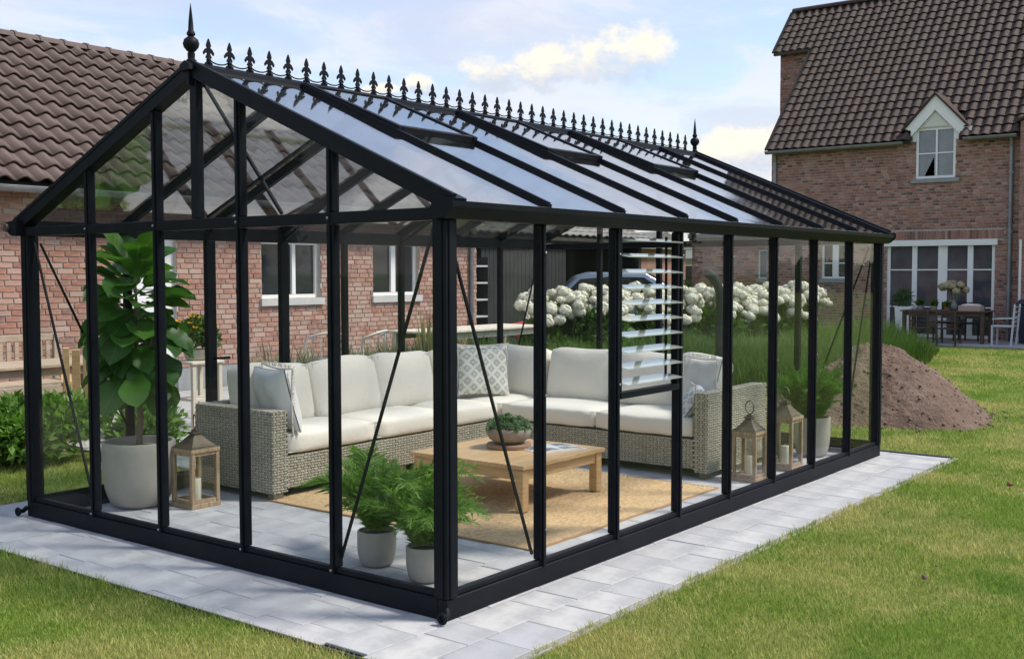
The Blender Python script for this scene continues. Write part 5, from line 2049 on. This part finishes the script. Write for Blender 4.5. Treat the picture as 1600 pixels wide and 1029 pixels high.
def garden_table(label, name, loc, lx, ly, h, mt, rz=0, leg=.07, xlegs=False, group=None):
    tb = thing(name, label, 'table', loc, group)
    tb.rotation_euler = (0, 0, rz)
    n = max(3, int(ly / .12))
    pm_ = MB().box(-lx / 2, lx / 2, -ly / n / 2 + .003, ly / n / 2 - .003, -.015, .015).mesh('plank', mt, bevel=.003)
    for k in range(n):
        o = obj('plank', pm_, tb)
        o.location = (0, -ly / 2 + (k + .5) * ly / n, h - .015)
    obj('apron', MB().box(-lx / 2 + .1, lx / 2 - .1, -ly / 2 + .06, -ly / 2 + .085, h - .12, h - .031).box(-lx / 2 + .1, lx / 2 - .1, ly / 2 - .085, ly / 2 - .06, h - .12, h - .031).mesh('apron', mt), tb)
    for sx in (-1, 1):
        if xlegs:
            for s_ in (-1, 1):
                obj('leg', MB().bar((sx * (lx / 2 - .2) + s_ * .012, s_ * ly * .42, .0), (sx * (lx / 2 - .2) + s_ * .012, -s_ * ly * .36, h - .031), .09, .03, (1, 0, 0)).mesh('leg', mt), tb)
        else:
            for s_ in (-1, 1):
                xx, yy = sx * (lx / 2 - .08), s_ * (ly / 2 - .08)
                obj('leg', MB().box(xx - leg / 2, xx + leg / 2, yy - leg / 2, yy + leg / 2, 0, h - .031).mesh('leg', mt, bevel=.003), tb)
    return tb


garden_table('long silvered wooden garden table with crossed legs in front of the bench', 'garden_table', (1.9, 7.55, 0), 2.1, .8, .74, SILVERWOOD, xlegs=True)


def armchair(label, loc, rz, mt, name='garden_armchair'):
    ch = thing(name, label, 'chair', loc)
    ch.rotation_euler = (0, 0, rz)

    def P(nm, mb):
        return obj(nm, mb.mesh(nm, mt, bevel=.003), ch)
    for sx in (-1, 1):
        P('leg', MB().box(sx * .29 - .035, sx * .29 + .035, -.30, -.23, 0, .60))
        P('leg', MB().bar((sx * .29, .28, 0), (sx * .29, .40, .95), .06, .05, (0, 1, 0)))
        P('armrest', MB().bar((sx * .29, -.34, .615), (sx * .29, .34, .585), .10, .03))
        P('rail', MB().bar((sx * .265, -.228, .36), (sx * .265, .28, .30), .02, .08))
    for k in range(5):
        P('seat_slat', MB().box(-.25, .25, -.22 + k * .095, -.14 + k * .095, .345 + .004 - k * .012, .37 + .004 - k * .012))
    for k in range(5):
        x = -.2 + k * .1
        P('back_slat', MB().bar((x, .285, .36), (x, .395, .93), .075, .018, (0, 1, 0)))
    return ch


armchair('honey coloured wooden garden armchair behind the fig pot', (2.35, 6.75, 0), R(150), OAK)

# plant stand with yellow flowers
ps = thing('plant_stand', 'cream wooden plant stand carrying the yellow flowering plant', 'plant stand', (3.42, 6.55, 0))
for sx in (-1, 1):
    for sy in (-1, 1):
        obj('leg', MB().box(sx * .17 - .022, sx * .17 + .022, sy * .17 - .022, sy * .17 + .022, 0, .70).mesh('leg', CREAMWOOD, bevel=.003), ps)
obj('top', MB().box(-.21, .21, -.21, .21, .701, .73).mesh('top', CREAMWOOD, bevel=.004), ps)
obj('shelf', MB().box(-.145, .145, -.145, .145, .30, .325).mesh('shelf', CREAMWOOD), ps)
YLEAF = leaf_mat('dark_flower_leaf', [(.05, .10, .02), (.08, .14, .03)], .3, .6, .3)
YFLW = leaf_mat('yellow_petal', [(.62, .36, .02), (.70, .48, .04), (.55, .28, .015)], .3, .6, .3)
yp = thing('yellow_flower_plant', 'plant with yellow flowers on the cream plant stand', 'plant', (3.42, 6.55, .731))
obj('bowl', MB().lathe([(.08, 0), (.11, .01), (.15, .12), (.14, .12), (.12, .08)], 20).mesh('bowl', CONCRETE, smooth=50), yp)
P, D = lumpy_points(900, (0, 0, .28), (.26, .26, .2), 61, lumps=7)
V, F = leaf_cloud(P, D, .075, .5)
obj('foliage', np_mesh('foliage', V, F, YLEAF), yp)
g = np.random.default_rng(8)
for k in range(16):
    d = g.normal(size=3)
    d[2] = abs(d[2]) + .2
    d /= np.linalg.norm(d)
    n = 14
    a = np.arange(n) / n * 2 * np.pi
    V, F = leaf_cloud(np.zeros((n, 3)), np.stack([np.cos(a), np.sin(a), .4 + .3 * (np.arange(n) % 2)], 1), .042, .5, rng=g)
    o = obj('flower', np_mesh('flower', V, F, YFLW), yp)
    o.location = (d[0] * .25, d[1] * .25, .29 + d[2] * .2)

# cream console table, two curved metal chairs, planting along the yard
garden_table('cream painted garden table behind the sofa near the house corner', 'cream_table', (8.0, 6.5, -.03), 2.5, .8, .93, CREAMWOOD)


def metal_chair(label, loc, rz):
    mt = mat('cream_metal', (.58, .56, .50), .5)
    ch = thing('metal_chair', label, 'chair', loc, 'curved back metal garden chairs')
    ch.rotation_euler = (0, 0, rz)
    for sx in (-1, 1):
        obj('leg', MB().tube([(sx * .22, -.22, 0), (sx * .20, -.20, .45)], .013, 8).mesh('leg', mt), ch)
        obj('leg', MB().tube([(sx * .20, .24, 0), (sx * .18, .20, .45)], .013, 8).mesh('leg', mt), ch)
    obj('seat', MB().lathe([(.20, .445), (.235, .45), (.235, .47), (.20, .478), (.002, .478)], 24).mesh('seat', mt, smooth=40), ch)
    arc_ = [(.25 * math.cos(a), .02 + .22 * math.sin(a), .80 + .10 * math.sin(a)) for a in [math.pi * k / 12 for k in range(13)]]
    obj('backrest', MB().tube([(.25, .02, .47)] + arc_ + [(-.25, .02, .47)], .016, 8).mesh('backrest', mt, smooth=60), ch)
    for k in range(1, 6):
        a = math.pi * k / 6
        obj('back_spindle', MB().tube([(.19 * math.cos(a), .02 + .19 * math.sin(a), .475), (.25 * math.cos(a), .02 + .22 * math.sin(a), .80 + .10 * math.sin(a))], .007, 6).mesh('back_spindle', mt), ch)


metal_chair('curved back cream metal chair nearer the plant stand', (5.95, 7.3, 0), R(160))
metal_chair('curved back cream metal chair beside the cream table', (6.6, 7.1, 0), R(200))
LAV = leaf_mat('grey_green_spike', [(.20, .21, .13), (.26, .25, .17), (.15, .17, .09), (.24, .20, .16)], .3, .7, .2)


def spiky(name, label, cat, loc, n, h, spread, mt, seed, group=None):
    root = thing(name, label, cat, loc, group)
    g = np.random.default_rng(seed)
    a = g.uniform(0, 2 * np.pi, n)
    rr = spread * np.sqrt(g.random(n)) * .35
    P = np.stack([rr * np.cos(a), rr * np.sin(a), np.zeros(n)], 1)
    D = np.stack([np.cos(a) * spread * g.uniform(.3, 1, n), np.sin(a) * spread * g.uniform(.3, 1, n), h * g.uniform(.6, 1, n)], 1)
    L = np.linalg.norm(D, axis=1)
    V, F = leaf_cloud(P, D, 1.0, .035, .1, g)
    c_ = V.reshape(-1, 4, 3)
    c_ = c_[:, :1] + (c_ - c_[:, :1]) * (L / np.maximum(.65, 1))[:, None, None]
    obj('foliage', np_mesh('foliage', c_.reshape(-1, 3), F, mt), root)
    return root


for k, (x, y, w_) in enumerate(((4.55, 6.5, 'nearest the dark door posts'), (5.1, 6.3, 'second from the dark door posts'), (5.7, 6.2, 'in front of the metal chairs'), (6.2, 6.1, 'at the end of the cream table'))):
    spiky('lavender_clump', 'grey green lavender clump ' + w_, 'plant', (x, y, -.03), 420, .80, .34, LAV, 70 + k, 'lavender clumps along the yard')
spiky('feather_grass', 'tall pale feather grass standing behind the sofa by the window', 'plant', (6.05, 5.5, -.03), 260, 1.12, .13, leaf_mat('straw_blade', [(.34, .31, .17), (.28, .28, .13), (.40, .36, .22)], .35, .7, .2), 77)

# curved grey post beyond the end wall
cp_ = MB().tube([(9.30, 3.28, 0), (9.30, 3.28, .9), (9.30, 3.28, 1.40), (9.28, 3.31, 1.52), (9.25, 3.37, 1.62), (9.21, 3.43, 1.68), (9.20, 3.45, 1.71)], [.058, .058, .058, .062, .066, .062, .03], 12)
tag(cp_.build('curved_post', mat('slate_grey_post', (.016, .022, .026), .8, spec=.2, noise=(6, (.026, .034, .038), .5)), smooth=50), 'slate grey post with a curved top among the hydrangeas', 'post')

# ------------------------------------------------------------------ by the far house
DARKWOOD = mat('dark_teak', (.085, .05, .036), .6, grain=((10, 40, 40), (.05, .03, .022), .7))
ft = garden_table('dark wooden outdoor table with pots and flowers before the wide white window', 'outdoor_table', (22.5, 4.15, .0), 1.9, .85, .78, DARKWOOD, rz=R(90), leg=.08)
CHAIRBLK = mat('black_weave', (.016, .018, .022), .6)


def dining_chair(label, loc, rz, mt, solid=True, group=None, name='dining_chair'):
    ch = thing(name, label, 'chair', loc, group)
    ch.rotation_euler = (0, 0, rz)
    for sx in (-1, 1):
        obj('leg', MB().box(sx * .2 - .018, sx * .2 + .018, -.22, -.184, 0, .44).mesh('leg', mt), ch)
        obj('leg', MB().bar((sx * .2, .20, 0), (sx * .2, .27, .95), .036, .036, (0, 1, 0)).mesh('leg', mt), ch)
        if not solid:
            obj('armrest', MB().bar((sx * .2, -.20, .62), (sx * .2, .235, .64), .04, .025).mesh('armrest', mt), ch)
    obj('seat', MB().box(-.215, .215, -.23, .20, .441, .475).mesh('seat', mt, bevel=.006), ch)
    if solid:
        obj('backrest', MB().prism([(-.2, .235, .56), (.2, .235, .56), (.22, .26, .84), (.15, .275, .94), (-.15, .275, .94), (-.22, .26, .84)], (0, .03, .004)).mesh('backrest', mt), ch)
    else:
        for k in range(4):
            z = .56 + k * .11
            obj('back_slat', MB().bar((-.18, .225 + .04 * k * .4, z), (.18, .225 + .04 * k * .4, z), .02, .05, (0, 1, .1)).mesh('back_slat', mt), ch)
    return ch


dining_chair('black high backed chair behind the dark table, nearer the grass bank', (23.25, 4.35, 0), R(-90), CHAIRBLK, True, 'black chairs at the outdoor table')
dining_chair('black high backed chair behind the dark table, nearer the white chair', (23.25, 3.80, 0), R(-90), CHAIRBLK, True, 'black chairs at the outdoor table')
for k, (yy, w_) in enumerate(((4.55, 'nearer the grass bank'), (3.95, 'nearer the white chair'))):
    dining_chair('dark slat chair on the lawn side of the dark table, ' + w_, (21.95, yy, 0), R(90), DARKWOOD, False, 'dark slat chairs at the outdoor table').scale = (1, 1, .84)
dining_chair('pale blue white wooden chair at the right end of the dark table', (22.3, 2.85, 0), R(178), mat('pale_blue_white_paint', (.52, .56, .62), .5), False, name='white_chair')
# things on the far table
HB2 = leaf_mat('cream_floret', [(.46, .40, .27), (.54, .48, .33), (.38, .34, .21)], .2, .8, .2, tint=(1, 1, .9))
vs_ = thing('flower_vase', 'vase with a big bunch of faded cream hydrangeas on the dark table', 'vase', (22.75, 4.1, .782))
obj('jar', MB().lathe([(.06, 0), (.09, .03), (.10, .12), (.06, .2), (.07, .23), (.055, .23)], 16).mesh('jar', STONE, smooth=50), vs_)
for k in range(13):
    bm_ = bms[k % 4].copy()
    bm_.materials.clear()
    bm_.materials.append(HB2)
    o = obj('flower_head', bm_, vs_)
    a = k * 2.4
    rr = .30 * math.sqrt((k + .5) / 13)
    o.matrix_local = Matrix.Translation((rr * math.cos(a), rr * math.sin(a), .62 - 1.5 * rr * rr + .05 * math.sin(k * 3))) @ Matrix.Diagonal((.10, .10, .10, 1))
obj('stem', MB().tube([(0, 0, .1), (.05, .05, .5)], .01, 5).tube([(0, 0, .1), (-.08, .04, .5)], .01, 5).tube([(0, 0, .1), (.02, -.1, .48)], .01, 5).mesh('stem', mat('green_stem'), recalc=False), vs_)
for lb, (x, y), s_, mt_ in (('small stone pot with green herbs on the dark table', (22.4, 4.72), .10, STONE), ('small brown pot of dark flowers in the middle of the dark table', (22.3, 4.4), .10, mat('stoneware')), ('small reddish pot of flowers on the dark table', (22.3, 4.1), .09, mat('terracotta', (.32, .13, .08), .8))):
    pt = thing('table_plant', lb, 'plant', (x, y, .782))
    obj('pot', MB().lathe([(s_ * .5, 0), (s_ * .62, .005), (s_ * .8, s_ * 1.0), (s_ * .7, s_ * 1.0), (s_ * .6, s_ * .8)], 16).mesh('pot', mt_, smooth=50), pt)
    P, D = lumpy_points(160, (0, 0, s_ * 1.6), (s_ * 1.2, s_ * 1.2, s_ * .9), int(y * 100), lumps=5)
    V, F = leaf_cloud(P, D, .07, .5)
    obj('foliage', np_mesh('foliage', V, F, YLEAF), pt)
tb_ = thing('serving_tray', 'pale pink crate with a cloth on the right end of the dark table', 'tray', (22.35, 3.58, .782))
obj('tray', MB().box(-.16, .16, -.24, .24, 0, .02).box(-.16, -.14, -.24, .24, .021, .12).box(.14, .16, -.24, .24, .021, .12).box(-.139, .139, -.24, -.22, .021, .12).box(-.139, .139, .22, .24, .021, .12).mesh('tray', mat('pinkish_wood', (.42, .30, .26), .8)), tb_)
obj('cloth', soft_box('cloth', .26, .40, .12, mat('pale_cloth', (.58, .50, .47), .9), .03, .02), tb_).location = (0, 0, .085)
# planter by the wide window and the bin by the wing
wp = thing('window_planter', 'white tall planter with grasses standing before the wide window', 'planter', (23.55, 5.45, 0))
obj('box', MB().frustum((0, 0), .15, .17, .19, .21, 0, .82).mesh('box', WHITE, bevel=.01), wp)
P, D = lumpy_points(300, (0, 0, 1.0), (.26, .3, .22), 91, lumps=6)
V, F = leaf_cloud(P, D, .16, .14)
obj('foliage', np_mesh('foliage', V, F, HLEAF), wp)
bn_ = thing('wheelie_bin', 'dark navy wheeled bin standing by the red brick wing', 'bin', (23.05, 2.42, 0))
NAVY = mat('navy_plastic', (.010, .016, .035), .45)
obj('body', MB().frustum((0, 0), .25, .24, .30, .29, .06, .93).mesh('body', NAVY, bevel=.015), bn_)
obj('lid', MB().prism([(-.33, -.30, .935), (.34, -.30, .935), (.34, -.30, 1.0), (.0, -.30, 1.04), (-.33, -.30, .965)], (0, .60, 0)).mesh('lid', NAVY, bevel=.01), bn_)
for sy in (-1, 1):
    obj('wheel', MB().tube([(.25, sy * .20, .10), (.25, sy * .27, .10)], .10, 16).mesh('wheel', CHAIRBLK), bn_)
obj('handle', MB().tube([(.36, -.2, .96), (.40, -.2, .97), (.40, .2, .97), (.36, .2, .96)], .015, 6).mesh('handle', NAVY), bn_)

# ------------------------------------------------------------------ behind the glasshouse, further off
DARKWALL = mat('dark_board', (.015, .017, .020), .75, noise=(1.2, (.03, .033, .038), .8))
GROOF = mat('grey_tile', rough=.7, cols=[(.17, .165, .16), (.21, .205, .20), (.145, .14, .135)], noise=(4, (.24, .235, .22), .5))
gx0, gx1, gy = 13.2, 22.2, 12.2
gr = thing('garage', 'dark boarded open garage with grey tiled roof behind the farmhouse corner', 'garage', (17, gy, 0))
w = MB()
w.box(gx0, gx1, gy + 3.0, gy + 3.2, -.05, 2.35).box(gx0, gx0 + .15, gy, gy + 2.99, -.05, 2.35).box(gx1 - .15, gx1, gy, gy + 2.99, -.05, 2.35).box(gx0 + 1.9, gx0 + 5.2, gy - .1, gy + .05, -.05, 2.35)
w.build('wall', DARKWALL, gr)
for k in range(22):
    x = gx0 + 1.9 + k * .15
    MB().box(x + .006, x + .144, gy - .125, gy - .102, 0, 2.34).build('board', DARKWALL, gr)
MB().box(gx0 - .2, gx1 + .2, gy - .25, gy - .08, 2.36, 2.52).build('fascia', DARKWALL, gr)
g_r = MB()
g_r.prism([(gx0 - .3, gy - .3, 2.53), (gx0 - .3, gy + 2.3, 3.35), (gx0 - .3, gy + 4.6, 2.5), (gx0 - .3, gy + 4.6, 2.4), (gx0 - .3, gy + 2.3, 3.2), (gx0 - .3, gy - .3, 2.43)], (gx1 - gx0 + .6, 0, 0))
groof = g_r.build('roof', mat('roof_underlay'), gr)
gt_m = tile_mesh('tile', .30, .36, GROOF, .035, .03, 'pan', 5)
tiled_slope(groof, (gx0 - .3, gy - .33, 2.54), (1, 0, 0), (0, 2.6, .82), 32, 8, .30, .345, gt_m, 0)
sh = thing('shelf_rack', 'open storage rack with pale shelves by the farmhouse corner', 'shelf', (13.9, 11.7, 0))
for x in (-.75, .75):
    obj('upright', MB().box(x - .03, x + .03, -.2, .2, 0, 2.0).mesh('upright', DARKWALL), sh)
for k in range(5):
    obj('shelf', MB().box(-.715, .715, -.2, .2, .35 + k * .36, .385 + k * .36).mesh('shelf', mat('pale_shelf', (.50, .52, .54), .6)), sh)
pp_ = MB().bar((13.3, 9.55, .25), (14.6, 10.1, 1.7), .20, .035)
tag(pp_.build('leaning_plank', CREAMWOOD), 'pale wooden board leaning by the open rack at the farmhouse corner', 'board')
rc = thing('red_wheelbarrow', 'red wheelbarrow partly hidden beside the grass bank', 'wheelbarrow', (13.4, 9.45, 0))
rc.scale = (.72, .72, .80)
REDP = mat('red_paint', (.40, .035, .03), .45)
obj('tub', MB().prism([(-.45, -.30, .85), (.45, -.30, .92), (.22, -.30, .48), (-.30, -.30, .48)], (0, .60, 0)).mesh('tub', REDP, bevel=.01), rc)
obj('wheel', MB().tube([(.52, -.04, .2), (.52, .04, .2)], .2, 18).mesh('wheel', CHAIRBLK), rc)
for sy in (-1, 1):
    obj('handle', MB().tube([(.52, sy * .08, .2), (-.2, sy * .24, .46), (-.85, sy * .28, .62)], .018, 6).mesh('handle', DARKWALL), rc)
    obj('leg', MB().tube([(-.25, sy * .22, .46), (-.35, sy * .22, 0)], .016, 6).mesh('leg', DARKWALL), rc)


def parked_car():
    cr = thing('parked_car', 'silver blue parked car behind the hydrangeas', 'car', (19.9, 12.2, 0))
    cr.rotation_euler = (0, 0, R(-52))
    PAINT = mat('silver_blue_paint', (.20, .25, .33), .28, metal=.35, coat=.6)
    side = [(-2.1, .32), (-2.12, .75), (-1.95, 1.0), (-1.05, 1.08), (-.55, 1.58), (-.2, 1.68), (1.2, 1.66), (1.75, 1.35), (2.05, 1.05), (2.1, .6), (2.05, .32)]
    b = MB().prism([(x, -.86, z) for x, z in side], (0, 1.72, 0))
    obj('body', b.mesh('body', PAINT, bevel=.07, seg=3, smooth=40), cr)
    for sy in (-1, 1):
        obj('side_window', MB().prism([(-.85, sy * .864, 1.10), (-.45, sy * .864, 1.50), (.30, sy * .864, 1.56), (.30, sy * .864, 1.10)], (0, sy * .008, 0)).mesh('side_window', DARKGLASS), cr)
        obj('side_window', MB().prism([(.37, sy * .864, 1.10), (.37, sy * .864, 1.56), (1.15, sy * .864, 1.54), (1.55, sy * .864, 1.28), (1.55, sy * .864, 1.10)], (0, sy * .008, 0)).mesh('side_window', DARKGLASS), cr)
        for x in (-1.3, 1.3):
            wl = obj('wheel', MB().tube([(x, sy * .70, .32), (x, sy * .875, .32)], .32, 22).mesh('wheel', CHAIRBLK), cr)
            obj('rim', MB().tube([(x, sy * .875, .32), (x, sy * .885, .32)], .2, 16).mesh('rim', ZINC), wl)
        obj('headlight', MB().box(-2.16, -2.06, sy * .62 - .14, sy * .62 + .14, .78, .92).mesh('headlight', mat('lamp_lens', (.6, .62, .62), .2), bevel=.02), cr)
        obj('mirror', MB().box(-.75, -.6, sy * .90 - .05, sy * .90 + .09 * sy + .05, 1.08, 1.2).mesh('mirror', PAINT, bevel=.02), cr)
    ws = MB().prism([(-1.04, -.72, 1.12), (-.60, -.66, 1.555), (-.60, .66, 1.555), (-1.04, .72, 1.12)], (-.022, 0, .02))
    obj('windscreen', ws.mesh('windscreen', DARKGLASS), cr)
    rw = MB().prism([(1.77, -.70, 1.34), (1.30, -.66, 1.63), (1.30, .66, 1.63), (1.77, .70, 1.34)], (.02, 0, .022))
    obj('rear_window', rw.mesh('rear_window', DARKGLASS), cr)


parked_car()
RLEAF = leaf_mat('red_leaf', [(.16, .022, .022), (.22, .035, .03), (.11, .02, .02)], .3, .6, .3)
DLEAF = leaf_mat('deep_green_leaf', [(.035, .08, .018), (.05, .11, .022), (.025, .06, .014)], .3, .6, .3)
MLEAF = leaf_mat('mid_green_leaf', [(.07, .14, .025), (.10, .18, .035), (.05, .11, .02)], .3, .6, .3)
bush('red_leaved_shrub', 'dark red leaved shrub behind the parked car', 'shrub', (22.4, 15.3), (.7, .7, .75), 1500, .12, RLEAF, 101, zc=1.6)
bush('garden_shrub', 'tall dark green shrub right of the parked car', 'shrub', (24.4, 14.2), (.9, .9, 1.0), 2200, .13, DLEAF, 102, 'garden shrubs behind the hydrangeas', zc=1.1)
bush('garden_shrub', 'bright green rounded shrub before the pale bungalow', 'shrub', (24.5, 11.7), (1.2, 1.2, .75), 2600, .12, MLEAF, 103, 'garden shrubs behind the hydrangeas', zc=.95)
bush('garden_shrub', 'dark green shrub below the red wheelbarrow at the garage', 'shrub', (15.0, 9.6), (1.3, .7, .6), 2200, .11, DLEAF, 104, 'garden shrubs behind the hydrangeas', zc=.5)
# pale bungalow
pbx = thing('bungalow', 'pale bungalow with wide white fascia far behind the hydrangeas', 'house', (41, 20, 0))
BEIGE = mat('beige_render', (.42, .39, .33), .85, noise=(2, (.38, .35, .30), .5))
MB().box(39.5, 47, 17.6, 29.0, -.05, 2.25).build('wall', BEIGE, pbx)
MB().box(39.0, 47.5, 17.2, 29.5, 2.26, 2.62).build('fascia', WHITE, pbx)
MB().box(39.3, 47.2, 17.5, 29.2, 2.621, 2.70).build('roof', ZINC, pbx)
for y in (19.0, 22.5, 26.0):
    wn = MB().box(39.44, 39.52, y, y + 1.6, .9, 2.0).build('window', WHITE, pbx)
    for q in (0, 1):
        MB().box(39.42, 39.439, y + .08 + q * .74, y + .78 + q * .74, .97, 1.93).build('pane', DARKGLASS, wn)
# small brick cottage
ct = thing('brick_cottage', 'small brick cottage with white sill line between garage and bungalow', 'house', (31, 19, 0))
FB = mat('far_brick_face', (.27, .14, .10), .9, noise=(2, (.33, .2, .16), .6))
MB().box(29.5, 33.5, 17.0, 23.5, -.05, 2.5).build('wall', FB, ct)
MB().prism([(29.1, 16.7, 2.5), (31.5, 16.7, 3.15), (33.9, 16.7, 2.5)], (0, 7.2, 0)).build('roof', GROOF, ct)
for y in (17.7, 19.6, 21.5):
    wn = MB().box(29.42, 29.52, y, y + 1.1, 1.0, 2.05).build('window', WHITE, ct)
    MB().box(29.40, 29.419, y + .08, y + 1.02, 1.1, 1.97).build('pane', DARKGLASS, wn)
# distant hedge line that closes the view
n = 26000
a = RNG.uniform(R(-20), R(110), n)
rr = RNG.uniform(92, 100, n)
P = np.stack([CAM.x + rr * np.cos(a), CAM.y + rr * np.sin(a), RNG.random(n) ** .8 * (2.3 + .8 * fsum(a * 30, a * 9, 12, 1.0))], 1)
V, F = leaf_cloud(P, RNG.normal(size=(n, 3)), 1.1, .6)
tag(obj('far_hedge', np_mesh('far_hedge', V, F, DLEAF)), 'dark green hedge line far behind the gardens', 'hedge', kind='stuff')

# hedges added out of view to darken what the glass panes reflect
def hedge(label, a, b, h, w, n, seed):
    g = np.random.default_rng(seed)
    a, b = np.array(a, float), np.array(b, float)
    L = np.linalg.norm(b - a)
    u = (b - a) / L
    v = np.array((-u[1], u[0]))
    s, t_ = g.random(n), g.choice([-1, 1], n) * (1 - .35 * g.random(n) ** 2)
    top_ = g.random(n) < .2
    z = np.where(top_, h * (1 - .06 * g.random(n)), h * g.random(n))
    t_ = np.where(top_, g.uniform(-1, 1, n), t_)
    bul = 1 + .12 * fsum(s * L, z * 2, seed, .8)
    z = z * (1 + .05 * fsum(s * L, z * 0, seed + 1, 1.3))
    xy = a + np.outer(s * L, u) + np.outer(t_ * w / 2 * bul, v)
    P = np.column_stack([xy, z])
    D = np.column_stack([np.outer(t_, v), np.full(n, .4)]) + .8 * g.normal(size=(n, 3))
    V, F = leaf_cloud(P, D, .17, .6, rng=g)
    o = obj('hedge', None)
    tag(o, label, 'hedge')
    obj('foliage', np_mesh('foliage', V, F, DLEAF), o)
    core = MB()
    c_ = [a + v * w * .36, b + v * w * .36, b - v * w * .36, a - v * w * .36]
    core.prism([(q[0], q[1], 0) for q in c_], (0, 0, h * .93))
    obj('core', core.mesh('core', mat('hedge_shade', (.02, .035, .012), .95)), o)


hedge('tall added hedge, unseen left of the farmhouse, darkening the gable glass reflections', (-9.5, 12.5), (-.1, 10.2), 4.2, 1.4, 9000, 201)
hedge('long added hedge, unseen along the lawn side, darkening the side glass reflections', (-6, -15), (26, -13), 2.6, 1.3, 16000, 202)
